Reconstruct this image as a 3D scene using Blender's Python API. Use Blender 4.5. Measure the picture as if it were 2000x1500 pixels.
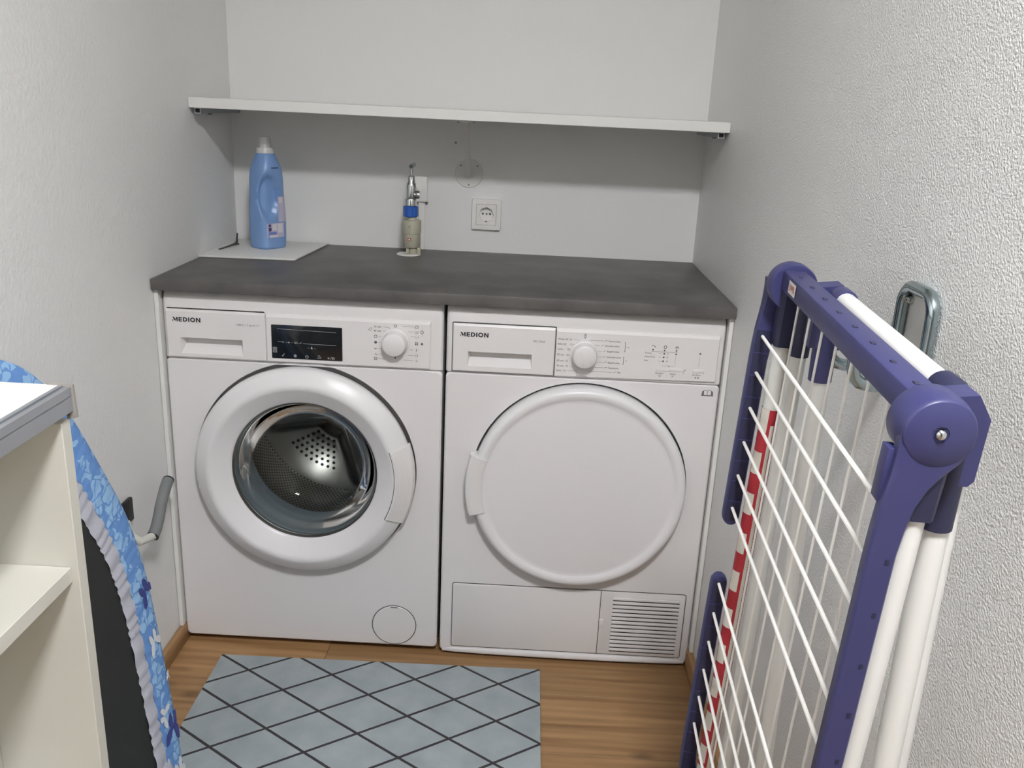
import bpy, bmesh, math, random
from mathutils import Vector, Matrix
random.seed(7)
PI = math.pi
for o in list(bpy.data.objects): bpy.data.objects.remove(o)
S = bpy.context.scene
COL = S.collection

# ------------------------------------------------------------------ camera, world, exposure
PITCH, YAW, ROLL = 0.3065, -0.0138, -0.0474
cp, sp, cy, sy = math.cos(PITCH), math.sin(PITCH), math.cos(YAW), math.sin(YAW)
fw = Vector((sy*cp, cy*cp, -sp)); r0 = Vector((cy, -sy, 0)); d0 = fw.cross(r0)
cr, sr = math.cos(ROLL), math.sin(ROLL)
rt = cr*r0 + sr*d0; dn = -sr*r0 + cr*d0
cam = bpy.data.cameras.new('camera'); cam.sensor_width = 36; cam.sensor_fit = 'HORIZONTAL'
cam.lens = 1713.2/2000*36; cam.clip_start = 0.02
co = bpy.data.objects.new('camera', cam); COL.objects.link(co)
M = Matrix.Identity(4)
for i in range(3):
    M[i][0] = rt[i]; M[i][1] = -dn[i]; M[i][2] = -fw[i]
M[0][3], M[1][3], M[2][3] = 0.7724, -1.7986, 1.2524
co.matrix_world = M
S.camera = co
w = bpy.data.worlds.new('world'); S.world = w; w.use_nodes = True
w.node_tree.nodes['Background'].inputs[0].default_value = (0.8, 0.85, 0.9, 1)
w.node_tree.nodes['Background'].inputs[1].default_value = 0.3
S.view_settings.view_transform = 'Standard'; S.view_settings.look = 'None'
S.view_settings.gamma = 1; S.view_settings.use_curve_mapping = False
S.view_settings.exposure = 0.08
LAMP = (0.96, -1.85, 2.34); LAMP_W = 56.0

# ------------------------------------------------------------------ materials
def lin(c):
    c /= 255
    return c/12.92 if c <= 0.04045 else ((c+0.055)/1.055)**2.4
def rgb(r, g, b): return (lin(r), lin(g), lin(b), 1)
def mat(name, col, rough=0.5, metal=0.0, spec=0.5, coat=0.0, bump=None, mottle=None):
    m = bpy.data.materials.new(name); m.use_nodes = True
    nt = m.node_tree; b = nt.nodes['Principled BSDF']
    b.inputs['Base Color'].default_value = col
    b.inputs['Roughness'].default_value = rough
    b.inputs['Metallic'].default_value = metal
    b.inputs['Specular IOR Level'].default_value = spec
    b.inputs['Coat Weight'].default_value = coat
    tc = nt.nodes.new('ShaderNodeTexCoord')
    if bump:
        sc, st, dist = bump
        n = nt.nodes.new('ShaderNodeTexNoise'); n.inputs['Scale'].default_value = sc
        n.inputs['Detail'].default_value = 3
        bp = nt.nodes.new('ShaderNodeBump'); bp.inputs['Strength'].default_value = st
        bp.inputs['Distance'].default_value = dist
        nt.links.new(tc.outputs['Object'], n.inputs['Vector'])
        nt.links.new(n.outputs['Fac'], bp.inputs['Height'])
        nt.links.new(bp.outputs['Normal'], b.inputs['Normal'])
    if mottle:
        sc, c2, lo, hi = mottle
        n = nt.nodes.new('ShaderNodeTexNoise'); n.inputs['Scale'].default_value = sc
        n.inputs['Detail'].default_value = 6
        rp = nt.nodes.new('ShaderNodeValToRGB')
        rp.color_ramp.elements[0].position = lo; rp.color_ramp.elements[0].color = col
        rp.color_ramp.elements[1].position = hi; rp.color_ramp.elements[1].color = c2
        nt.links.new(tc.outputs['Object'], n.inputs['Vector'])
        nt.links.new(n.outputs['Fac'], rp.inputs['Fac'])
        nt.links.new(rp.outputs['Color'], b.inputs['Base Color'])
    return m

def math_node(nt, op, a, b=None):
    n = nt.nodes.new('ShaderNodeMath'); n.operation = op
    for i, v in enumerate((a, b)):
        if v is None: continue
        if isinstance(v, (int, float)): n.inputs[i].default_value = v
        else: nt.links.new(v, n.inputs[i])
    return n.outputs[0]

WALLC = rgb(229, 229, 227)
m_wall_smooth = mat('smooth_white_plaster', WALLC, 0.75, bump=(60, 0.10, 0.004))
m_wall_left = mat('rolled_white_plaster', WALLC, 0.6, bump=(130, 0.35, 0.004))
m_wall_right = mat('roughcast_white_plaster', WALLC, 0.42, spec=0.5)
def roughcast(m):
    nt = m.node_tree; b = nt.nodes['Principled BSDF']
    tc = nt.nodes.new('ShaderNodeTexCoord')
    n1 = nt.nodes.new('ShaderNodeTexNoise'); n1.inputs['Scale'].default_value = 330; n1.inputs['Detail'].default_value = 2.0
    n2 = nt.nodes.new('ShaderNodeTexNoise'); n2.inputs['Scale'].default_value = 9
    nt.links.new(tc.outputs['Object'], n1.inputs['Vector']); nt.links.new(tc.outputs['Object'], n2.inputs['Vector'])
    sep = nt.nodes.new('ShaderNodeSeparateXYZ'); nt.links.new(tc.outputs['Object'], sep.inputs[0])
    mr = nt.nodes.new('ShaderNodeMapRange')   # the render gets coarser outside the alcove
    mr.inputs['From Min'].default_value = 0.30; mr.inputs['From Max'].default_value = 0.02
    mr.inputs['To Min'].default_value = 0.06; mr.inputs['To Max'].default_value = 0.75
    nt.links.new(sep.outputs['Y'], mr.inputs['Value'])
    h = math_node(nt, 'ADD', math_node(nt, 'MULTIPLY', n1.outputs['Fac'], 1.0), math_node(nt, 'MULTIPLY', n2.outputs['Fac'], 0.6))
    bp = nt.nodes.new('ShaderNodeBump'); bp.inputs['Distance'].default_value = 0.0035
    nt.links.new(mr.outputs[0], bp.inputs['Strength']); nt.links.new(h, bp.inputs['Height'])
    nt.links.new(bp.outputs['Normal'], b.inputs['Normal'])
roughcast(m_wall_right)
m_ceiling = mat('white_ceiling_paint', rgb(208, 207, 203), 0.9)
m_unseen_wall = mat('bounce_cutting_grey', rgb(140, 136, 130), 0.8)  # for the unseen wall behind the camera, darkened to cut bounce light

def wood_mat(name, dark, light, axis_scale=(1.6, 26, 26)):
    m = bpy.data.materials.new(name); m.use_nodes = True
    nt = m.node_tree; b = nt.nodes['Principled BSDF']; b.inputs['Roughness'].default_value = 0.5
    tc = nt.nodes.new('ShaderNodeTexCoord'); oi = nt.nodes.new('ShaderNodeObjectInfo')
    mp = nt.nodes.new('ShaderNodeMapping'); mp.inputs['Scale'].default_value = axis_scale
    off = nt.nodes.new('ShaderNodeCombineXYZ')
    nt.links.new(math_node(nt, 'MULTIPLY', oi.outputs['Random'], 37.0), off.inputs[0])
    nt.links.new(math_node(nt, 'MULTIPLY', oi.outputs['Random'], 91.0), off.inputs[1])
    nt.links.new(off.outputs[0], mp.inputs['Location'])
    nt.links.new(tc.outputs['Object'], mp.inputs['Vector'])
    n = nt.nodes.new('ShaderNodeTexNoise'); n.inputs['Scale'].default_value = 1.0; n.inputs['Detail'].default_value = 8
    n.inputs['Distortion'].default_value = 1.4
    nt.links.new(mp.outputs[0], n.inputs['Vector'])
    wv = nt.nodes.new('ShaderNodeTexWave'); wv.wave_type = 'RINGS'; wv.inputs['Scale'].default_value = 0.55
    wv.inputs['Distortion'].default_value = 5.0; wv.inputs['Detail'].default_value = 3
    nt.links.new(mp.outputs[0], wv.inputs['Vector'])
    f = math_node(nt, 'ADD', math_node(nt, 'MULTIPLY', n.outputs['Fac'], 0.9), math_node(nt, 'MULTIPLY', wv.outputs['Fac'], 0.12))
    # a few small knots
    mk = nt.nodes.new('ShaderNodeMapping'); mk.inputs['Scale'].default_value = (4.5, 9, 9)
    nt.links.new(off.outputs[0], mk.inputs['Location']); nt.links.new(tc.outputs['Object'], mk.inputs['Vector'])
    vo = nt.nodes.new('ShaderNodeTexVoronoi'); vo.inputs['Scale'].default_value = 1.0
    nt.links.new(mk.outputs[0], vo.inputs['Vector'])
    kn = nt.nodes.new('ShaderNodeMapRange'); kn.inputs['From Min'].default_value = 0.05; kn.inputs['From Max'].default_value = 0.16
    kn.inputs['To Min'].default_value = 0.55; kn.inputs['To Max'].default_value = 1.0
    nt.links.new(vo.outputs['Distance'], kn.inputs['Value'])
    rp = nt.nodes.new('ShaderNodeValToRGB')
    rp.color_ramp.elements[0].position = 0.28; rp.color_ramp.elements[0].color = dark
    rp.color_ramp.elements[1].position = 0.72; rp.color_ramp.elements[1].color = light
    nt.links.new(f, rp.inputs['Fac'])
    tone = math_node(nt, 'ADD', math_node(nt, 'MULTIPLY', oi.outputs['Random'], 0.28), 0.86)
    mul = nt.nodes.new('ShaderNodeMix'); mul.data_type = 'RGBA'; mul.blend_type = 'MULTIPLY'; mul.inputs[0].default_value = 1
    nt.links.new(rp.outputs[0], mul.inputs[6])
    nt.links.new(math_node(nt, 'MULTIPLY', tone, kn.outputs[0]), mul.inputs[7])
    nt.links.new(mul.outputs[2], b.inputs['Base Color'])
    bp = nt.nodes.new('ShaderNodeBump'); bp.inputs['Strength'].default_value = 0.15; bp.inputs['Distance'].default_value = 0.002
    nt.links.new(n.outputs['Fac'], bp.inputs['Height']); nt.links.new(bp.outputs[0], b.inputs['Normal'])
    return m
m_oak = wood_mat('oiled_oak', rgb(132, 97, 62), rgb(172, 136, 94))
m_oak_base = wood_mat('oak_baseboard', rgb(140, 104, 68), rgb(176, 138, 96), (26, 1.6, 26))

m_white = mat('white_enamel', rgb(225, 223, 223), 0.28, spec=0.5)
m_white_plastic = mat('white_plastic', rgb(224, 222, 221), 0.36)
m_door_white = mat('white_moulded_plastic', rgb(226, 225, 226), 0.32)
m_gap_shade = mat('gap_shade_grey', rgb(70, 70, 70), 0.8)  # dark grey that paints the shade of narrow gaps as strips
m_black = mat('black_plastic', rgb(22, 22, 24), 0.45)
m_display = mat('black_display_glass', rgb(24, 28, 32), 0.12)
m_print = mat('dark_print', rgb(34, 34, 36), 0.6)
m_print_grey = mat('grey_print', rgb(112, 110, 108), 0.6)
m_print_panel = mat('panel_print', rgb(92, 90, 90), 0.6)
m_print_light = mat('light_print', rgb(165, 168, 170), 0.6)
m_steel = mat('brushed_steel', rgb(180, 180, 178), 0.26, 1.0)
m_dark_steel = mat('dark_grey_steel', rgb(120, 118, 114), 0.35, 1.0)  # plain darker grey steel for screws, rims and clips
m_chrome = mat('chrome', rgb(205, 208, 208), 0.12, 1.0)
m_zinc = mat('zinc_plated_steel', rgb(168, 182, 186), 0.2, 1.0)
m_alu = mat('satin_aluminium', rgb(186, 190, 196), 0.42, 0.85)
m_alu_cap = mat('grey_end_cap', rgb(150, 146, 140), 0.5)
m_gasket = mat('grey_rubber', rgb(104, 112, 118), 0.45)
m_counter = mat('concrete_laminate', rgb(80, 78, 77), 0.42, spec=0.35, mottle=(9, rgb(106, 103, 101), 0.35, 0.72), bump=(160, 0.06, 0.002))
m_melamine = mat('white_melamine', rgb(226, 226, 222), 0.4)
m_cream = mat('cream_white_melamine', rgb(206, 205, 195), 0.5)
m_board = mat('off_white_sheet', rgb(222, 222, 218), 0.4)
m_blue_bottle = mat('blue_bottle_plastic', rgb(120, 154, 203), 0.32, mottle=(6, rgb(126, 160, 207), 0.4, 0.6))
m_cap = mat('translucent_cap', rgb(205, 206, 204), 0.3)
m_label = mat('pale_label', rgb(190, 186, 208), 0.4)
m_label_white = mat('white_label', rgb(218, 214, 220), 0.4)
m_label_blue = mat('label_blue', rgb(120, 130, 195), 0.4)
m_purple = mat('dark_purple_print', rgb(82, 50, 96), 0.5)
m_beige = mat('beige_grey_plastic', rgb(176, 174, 154), 0.42)
m_tapblue = mat('blue_nut_plastic', rgb(38, 92, 178), 0.4)
m_socket = mat('white_socket_plastic', rgb(235, 233, 229), 0.3)
m_painted = mat('white_painted_metal', rgb(217, 216, 212), 0.45)
m_navy = mat('navy_blue_plastic', rgb(54, 55, 98), 0.42, bump=(900, 0.04, 0.001))
m_navy_in = mat('shaded_navy_plastic', rgb(36, 38, 66), 0.5)
m_whitetube = mat('white_coated_tube', rgb(224, 224, 220), 0.3)
m_wire = mat('white_coated_wire', rgb(238, 237, 232), 0.3)
m_red = mat('red_foil', rgb(178, 46, 58), 0.45)
m_patch = mat('white_foil', rgb(226, 222, 212), 0.45)
m_foam = mat('grey_foam', rgb(118, 121, 122), 0.75, bump=(300, 0.1, 0.001))
m_lightgrey = mat('light_grey_tube', rgb(200, 200, 192), 0.4)
m_hem = mat('grey_hem_cloth', rgb(186, 188, 200), 0.9, bump=(400, 0.3, 0.002))
m_boardblack = mat('black_board_underside', rgb(34, 36, 36), 0.7, bump=(300, 0.1, 0.001))
m_dkblue = mat('dark_blue_print', rgb(60, 70, 140), 0.85)
m_lace = mat('white_print', rgb(216, 222, 228), 0.85)
m_lamp = None

def fabric_blue():
    m = bpy.data.materials.new('blue_floral_cotton'); m.use_nodes = True
    nt = m.node_tree; b = nt.nodes['Principled BSDF']; b.inputs['Roughness'].default_value = 0.9
    tc = nt.nodes.new('ShaderNodeTexCoord')
    nz = nt.nodes.new('ShaderNodeTexNoise'); nz.inputs['Scale'].default_value = 24; nz.inputs['Detail'].default_value = 2
    nt.links.new(tc.outputs['Object'], nz.inputs['Vector'])
    mx = nt.nodes.new('ShaderNodeMix'); mx.data_type = 'VECTOR'; mx.inputs[0].default_value = 0.055
    nt.links.new(tc.outputs['Object'], mx.inputs[4]); nt.links.new(nz.outputs['Color'], mx.inputs[5])
    vo = nt.nodes.new('ShaderNodeTexVoronoi'); vo.feature = 'DISTANCE_TO_EDGE'; vo.inputs['Scale'].default_value = 46
    nt.links.new(mx.outputs[1], vo.inputs['Vector'])
    vc = nt.nodes.new('ShaderNodeTexVoronoi'); vc.inputs['Scale'].default_value = 46
    nt.links.new(mx.outputs[1], vc.inputs['Vector'])
    sepc = nt.nodes.new('ShaderNodeSeparateColor'); nt.links.new(vc.outputs['Color'], sepc.inputs[0])
    big = nt.nodes.new('ShaderNodeTexNoise'); big.inputs['Scale'].default_value = 13
    nt.links.new(tc.outputs['Object'], big.inputs['Vector'])
    petal = math_node(nt, 'MULTIPLY', math_node(nt, 'GREATER_THAN', vo.outputs['Distance'], 0.07),
                      math_node(nt, 'GREATER_THAN', math_node(nt, 'ADD', math_node(nt, 'MULTIPLY', sepc.outputs[0], 0.35), big.outputs['Fac']), 0.62))
    c = nt.nodes.new('ShaderNodeMix'); c.data_type = 'RGBA'
    c.inputs[6].default_value = rgb(104, 150, 212); c.inputs[7].default_value = rgb(150, 192, 232)
    nt.links.new(petal, c.inputs[0]); nt.links.new(c.outputs[2], b.inputs['Base Color'])
    return m
m_floral = fabric_blue()

def mat_rug():
    m = bpy.data.materials.new('grey_blue_lattice_weave'); m.use_nodes = True
    nt = m.node_tree; b = nt.nodes['Principled BSDF']; b.inputs['Roughness'].default_value = 0.95
    b.inputs['Specular IOR Level'].default_value = 0.15
    tc = nt.nodes.new('ShaderNodeTexCoord'); g = nt.nodes.new('ShaderNodeNewGeometry')
    sep = nt.nodes.new('ShaderNodeSeparateXYZ'); nt.links.new(tc.outputs['Object'], sep.inputs[0])
    # object space: origin at a lattice node
    nz = nt.nodes.new('ShaderNodeTexNoise'); nz.inputs['Scale'].default_value = 90; nt.links.new(tc.outputs['Object'], nz.inputs['Vector'])
    wob = math_node(nt, 'MULTIPLY', math_node(nt, 'SUBTRACT', nz.outputs['Fac'], 0.5), 0.022)
    a = math_node(nt, 'DIVIDE', sep.outputs['X'], 0.0945); c = math_node(nt, 'DIVIDE', sep.outputs['Y'], 0.0627)
    def lines(v):
        v = math_node(nt, 'ADD', math_node(nt, 'ADD', v, wob), 101.0)
        f = math_node(nt, 'FRACT', math_node(nt, 'MULTIPLY', v, 0.5))
        return math_node(nt, 'LESS_THAN', math_node(nt, 'ABSOLUTE', math_node(nt, 'SUBTRACT', f, 0.5)), 0.029)
    k = math_node(nt, 'MAXIMUM', lines(math_node(nt, 'ADD', a, c)), lines(math_node(nt, 'SUBTRACT', a, c)))
    n2 = nt.nodes.new('ShaderNodeTexNoise'); n2.inputs['Scale'].default_value = 14; n2.inputs['Detail'].default_value = 5
    nt.links.new(tc.outputs['Object'], n2.inputs['Vector'])
    base = nt.nodes.new('ShaderNodeValToRGB')
    base.color_ramp.elements[0].position = 0.25; base.color_ramp.elements[0].color = rgb(150, 160, 164)
    base.color_ramp.elements[1].position = 0.7; base.color_ramp.elements[1].color = rgb(171, 180, 182)
    nt.links.new(n2.outputs['Fac'], base.inputs[0])
    mx = nt.nodes.new('ShaderNodeMix'); mx.data_type = 'RGBA'; mx.inputs[7].default_value = rgb(66, 64, 66)
    nt.links.new(k, mx.inputs[0]); nt.links.new(base.outputs[0], mx.inputs[6]); nt.links.new(mx.outputs[2], b.inputs['Base Color'])
    n3 = nt.nodes.new('ShaderNodeTexNoise'); n3.inputs['Scale'].default_value = 700; nt.links.new(tc.outputs['Object'], n3.inputs['Vector'])
    bp = nt.nodes.new('ShaderNodeBump'); bp.inputs['Strength'].default_value = 0.4; bp.inputs['Distance'].default_value = 0.002
    nt.links.new(n3.outputs['Fac'], bp.inputs['Height']); nt.links.new(bp.outputs[0], b.inputs['Normal'])
    return m
m_rug = mat_rug()

def drum_mat():
    m = bpy.data.materials.new('perforated_steel'); m.use_nodes = True
    nt = m.node_tree; b = nt.nodes['Principled BSDF']
    b.inputs['Roughness'].default_value = 0.3; b.inputs['Metallic'].default_value = 0.9
    tc = nt.nodes.new('ShaderNodeTexCoord'); sep = nt.nodes.new('ShaderNodeSeparateXYZ')
    mp = nt.nodes.new('ShaderNodeMapping'); mp.inputs['Location'].default_value = (0, 0, -0.4605)
    nt.links.new(tc.outputs['Object'], mp.inputs['Vector']); nt.links.new(mp.outputs[0], sep.inputs[0])
    ang = math_node(nt, 'MULTIPLY', math_node(nt, 'ARCTAN2', sep.outputs['X'], sep.outputs['Z']), 0.235/0.0105)
    row = math_node(nt, 'DIVIDE', sep.outputs['Y'], 0.0092)
    half = math_node(nt, 'MULTIPLY', math_node(nt, 'FLOORED_MODULO', math_node(nt, 'FLOOR', row), 2.0), 0.5)
    fx = math_node(nt, 'SUBTRACT', math_node(nt, 'FRACT', math_node(nt, 'ADD', ang, half)), 0.5)
    fy = math_node(nt, 'SUBTRACT', math_node(nt, 'FRACT', row), 0.5)
    d = math_node(nt, 'SQRT', math_node(nt, 'ADD', math_node(nt, 'MULTIPLY', fx, fx), math_node(nt, 'MULTIPLY', fy, fy)))
    hole = math_node(nt, 'LESS_THAN', d, 0.27)
    mx = nt.nodes.new('ShaderNodeMix'); mx.data_type = 'RGBA'; mx.inputs[6].default_value = rgb(176, 174, 170); mx.inputs[7].default_value = rgb(30, 29, 28)
    nt.links.new(hole, mx.inputs[0]); nt.links.new(mx.outputs[2], b.inputs['Base Color'])
    return m
m_drum = drum_mat()

def glass_mat():
    m = bpy.data.materials.new('clear_bowl_glass'); m.use_nodes = True
    nt = m.node_tree; out = nt.nodes['Material Output']; nt.nodes.remove(nt.nodes['Principled BSDF'])
    tr = nt.nodes.new('ShaderNodeBsdfTransparent'); tr.inputs[0].default_value = (0.86, 0.89, 0.88, 1)
    gl = nt.nodes.new('ShaderNodeBsdfGlossy'); gl.inputs['Roughness'].default_value = 0.02
    fr = nt.nodes.new('ShaderNodeLayerWeight'); fr.inputs[0].default_value = 0.22
    mx = nt.nodes.new('ShaderNodeMixShader')
    nt.links.new(fr.outputs[0], mx.inputs[0]); nt.links.new(tr.outputs[0], mx.inputs[1]); nt.links.new(gl.outputs[0], mx.inputs[2])
    nt.links.new(mx.outputs[0], out.inputs[0])
    return m
m_glass = glass_mat()

# ------------------------------------------------------------------ mesh helpers
class MB:
    def __init__(s, T=None): s.v = []; s.f = []; s.T = T
    def add(s, vs, fs):
        n = len(s.v)
        s.v += [tuple(s.T(*p)) if s.T else tuple(p) for p in vs]
        s.f += [tuple(i+n for i in f) for f in fs]
        return s
    def addbm(s, bm):
        bm.verts.ensure_lookup_table(); bm.verts.index_update()
        s.add([v.co[:] for v in bm.verts], [[v.index for v in f.verts] for f in bm.faces]); bm.free(); return s
    def box(s, x0, x1, y0, y1, z0, z1, bev=0.0, seg=2):
        bm = bmesh.new(); bmesh.ops.create_cube(bm, size=1)
        for v in bm.verts:
            v.co = Vector(((x0+x1)/2+v.co.x*(x1-x0), (y0+y1)/2+v.co.y*(y1-y0), (z0+z1)/2+v.co.z*(z1-z0)))
        if bev: bmesh.ops.bevel(bm, geom=bm.edges[:], offset=bev, segments=seg, profile=0.5, affect='EDGES')
        return s.addbm(bm)
    def rings(s, rs, closed=True, cap0=True, cap1=True, loop=False):
        n = len(rs[0]); vs = [p for r in rs for p in r]; fs = []
        R = len(rs)
        for i in range(R if loop else R-1):
            j = (i+1) % R
            for k in range(n if closed else n-1):
                l = (k+1) % n
                fs.append((i*n+k, i*n+l, j*n+l, j*n+k))
        if not loop and closed:
            if cap0: fs.append(tuple(range(n-1, -1, -1)))
            if cap1: fs.append(tuple((R-1)*n+k for k in range(n)))
        return s.add(vs, fs)
    def tube(s, pts, r, seg=12, closed=False, caps=True):
        pts = [Vector(p) for p in pts]; n = len(pts); rs = []
        up = None
        for i, p in enumerate(pts):
            a = pts[i-1] if (i > 0 or closed) else p
            b = pts[(i+1) % n] if (i < n-1 or closed) else p
            t = (b-a).normalized()
            if up is None:
                up = Vector((0, 0, 1)) if abs(t.z) < 0.9 else Vector((1, 0, 0))
            e = (up - t*up.dot(t)).normalized(); up = e; g = t.cross(e)
            rr = r[i] if isinstance(r, (list, tuple)) else r
            rs.append([p+rr*(math.cos(2*PI*k/seg)*e+math.sin(2*PI*k/seg)*g) for k in range(seg)])
        return s.rings(rs, True, caps, caps, loop=closed)
    def lathe(s, prof, c, axis='y', seg=64, a0=0.0, a1=2*PI, cap=False):
        """prof = [(radius, offset along the axis)] about centre c; angle 0 = +x (y/z axis) counted towards z or y"""
        full = abs(a1-a0-2*PI) < 1e-6; m = seg if full else seg+1; rs = []
        for r, h in prof:
            ring = []
            for k in range(m):
                a = a0+(a1-a0)*k/seg; ca, sa = r*math.cos(a), r*math.sin(a)
                if axis == 'y': ring.append((c[0]+ca, c[1]+h, c[2]+sa))
                elif axis == 'z': ring.append((c[0]+ca, c[1]+sa, c[2]+h))
                else: ring.append((c[0]+h, c[1]+ca, c[2]+sa))
            rs.append(ring)
        if full: return s.rings(rs, True, cap, cap)
        vs = [p for r in rs for p in r]; fs = []
        for i in range(len(rs)-1):
            for k in range(m-1): fs.append((i*m+k, i*m+k+1, (i+1)*m+k+1, (i+1)*m+k))
        fs.append(tuple(i*m for i in range(len(rs)))); fs.append(tuple(i*m+m-1 for i in reversed(range(len(rs)))))
        return s.add(vs, fs)
    def prism(s, poly, y0, y1, plane='xz', bev=0.0):
        bm = bmesh.new(); P = []
        for a, b in poly:
            P.append(bm.verts.new({'xz': (a, y0, b), 'yz': (y0, a, b), 'xy': (a, b, y0)}[plane]))
        f = bm.faces.new(P); r = bmesh.ops.extrude_face_region(bm, geom=[f])
        d = {'xz': Vector((0, y1-y0, 0)), 'yz': Vector((y1-y0, 0, 0)), 'xy': Vector((0, 0, y1-y0))}[plane]
        for v in r['geom']:
            if isinstance(v, bmesh.types.BMVert): v.co += d
        if bev:
            bmesh.ops.recalc_face_normals(bm, faces=bm.faces[:])
            bmesh.ops.bevel(bm, geom=bm.edges[:], offset=bev, segments=2, profile=0.5, affect='EDGES')
        return s.addbm(bm)
    def build(s, name, m, parent=None, loc=None, smooth=35, recalc=True):
        me = bpy.data.meshes.new(name)
        org = Vector(loc) if loc is not None else (Vector(root_loc(parent)) if parent else Vector((0, 0, 0)))
        me.from_pydata([tuple(Vector(p)-org) for p in s.v], [], s.f); me.update()
        if recalc:
            bm = bmesh.new(); bm.from_mesh(me); bmesh.ops.recalc_face_normals(bm, faces=bm.faces[:]); bm.to_mesh(me); bm.free()
        if smooth:
            for p in me.polygons: p.use_smooth = True
            me.set_sharp_from_angle(angle=math.radians(smooth))
        me.materials.append(m)
        o = bpy.data.objects.new(name, me); COL.objects.link(o)
        if parent: o.parent = parent; o.location = org-Vector(root_loc(parent))
        else: o.location = org
        return o
def root_loc(o):
    L = Vector((0, 0, 0))
    while o is not None: L += o.location; o = o.parent
    return L
def tag(o, label, cat, group=None):
    o['label'] = label; o['category'] = cat
    if group: o['group'] = group
    return o
def thing(name, loc, label, cat, group=None):
    o = bpy.data.objects.new(name, None); COL.objects.link(o); o.location = loc; o.empty_display_size = 0.05
    return tag(o, label, cat, group)
def struct(o): o['kind'] = 'structure'; return o
def part_label(o, l): o['label'] = l; return o
def copy_part(src, loc, parent):
    o = src.copy(); COL.objects.link(o); o.parent = parent; o.location = Vector(loc)-root_loc(parent); return o
def rrect(x0, x1, z0, z1, r, n=6):
    P = []
    for cx, cz, a in ((x1-r, z1-r, 0), (x0+r, z1-r, PI/2), (x0+r, z0+r, PI), (x1-r, z0+r, 1.5*PI)):
        for i in range(n+1):
            t = a+PI/2*i/n; P.append((cx+r*math.cos(t), cz+r*math.sin(t)))
    return P
def inset_plate(mb, outer, yf, yb, bev):
    """plate whose front (small y) edge is chamfered; outer = loop in x,z about its centre"""
    cx = sum(p[0] for p in outer)/len(outer); cz = sum(p[1] for p in outer)/len(outer)
    def off(d):
        out = []
        for x, z in outer:
            out.append((x-math.copysign(min(d, abs(x-cx)), x-cx), z-math.copysign(min(d, abs(z-cz)), z-cz)))
        return out
    rs = [[(x, yb, z) for x, z in outer], [(x, yf+bev, z) for x, z in outer],
          [(x, yf+bev*0.3, z) for x, z in off(bev*0.3)], [(x, yf, z) for x, z in off(bev)]]
    mb.rings(rs)
    return mb
def hole_plate(mb, outer, c, R, yf, yb, bev, depth):
    """front plate with a round hole: outer loop is star-shaped about c"""
    n = len(outer); ang = [math.atan2(z-c[1], x-c[0]) for x, z in outer]
    hole = [(c[0]+R*math.cos(a), c[1]+R*math.sin(a)) for a in ang]
    cx = sum(p[0] for p in outer)/n; cz = sum(p[1] for p in outer)/n
    ins = [(x-math.copysign(bev, x-cx), z-math.copysign(bev, z-cz)) for x, z in outer]
    rs = [[(x, yb, z) for x, z in outer], [(x, yf+bev, z) for x, z in outer], [(x, yf, z) for x, z in ins],
          [(x, yf, z) for x, z in hole], [(x, yf+depth, z) for x, z in hole]]
    mb.rings(rs, cap0=False, cap1=False)
    return mb
def dense_rrect(x0, x1, z0, z1, r, c):
    """rounded rectangle resampled finely and ordered by angle about c"""
    P = rrect(x0, x1, z0, z1, r, 8); Q = []
    for i in range(len(P)):
        a, b = P[i], P[(i+1) % len(P)]; L = math.dist(a, b); k = max(1, int(L/0.02))
        for j in range(k): Q.append((a[0]+(b[0]-a[0])*j/k, a[1]+(b[1]-a[1])*j/k))
    Q.sort(key=lambda p: math.atan2(p[1]-c[1], p[0]-c[0]))
    return Q
def rect_recess_plate(mb, x0, x1, z0, z1, yf, yb, rec, depth, slope, bev):
    """plate with a rectangular finger recess rec = (x0,x1,z0,z1); the recess floor comes out at the bottom"""
    a0, a1, b0, b1 = rec
    O = [(x0, z0), (x1, z0), (x1, z1), (x0, z1)]; I = [(x0+bev, z0+bev), (x1-bev, z0+bev), (x1-bev, z1-bev*2.2), (x0+bev, z1-bev*2.2)]
    Hh = [(a0, b0), (a1, b0), (a1, b1), (a0, b1)]
    rs = [[(x, yb, z) for x, z in O], [(x, yf+bev, z) for x, z in O], [(x, yf, z) for x, z in I], [(x, yf, z) for x, z in Hh]]
    mb.rings(rs, cap0=False, cap1=False)
    s = slope; zm = b0+(b1-b0)*.55; yd = yf+depth
    mb.add([(a0, yf, b0), (a1, yf, b0), (a1, yf, b1), (a0, yf, b1), (a0+s, yd, zm), (a1-s, yd, zm), (a1-s, yd, b1), (a0+s, yd, b1)],
           [(0, 1, 5, 4), (4, 5, 6, 7), (7, 6, 2, 3), (0, 4, 7, 3), (1, 2, 6, 5)])
    return mb
_txt = {}
def text_into(mb, s, x, z, size, y, align='LEFT', sx=1.0, bold=0.0):
    cu = bpy.data.curves.new('t', 'FONT'); cu.body = s; cu.size = size; cu.align_x = align; cu.align_y = 'CENTER'
    cu.offset = bold; cu.resolution_u = 2
    o = bpy.data.objects.new('t', cu); COL.objects.link(o)
    dg = bpy.context.evaluated_depsgraph_get(); dg.update()
    me = bpy.data.meshes.new_from_object(o.evaluated_get(dg))
    mb.add([(x+v.co.x*sx, y, z+v.co.y) for v in me.vertices], [tuple(p.vertices) for p in me.polygons])
    bpy.data.objects.remove(o); bpy.data.curves.remove(cu); bpy.data.meshes.remove(me)
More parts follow.
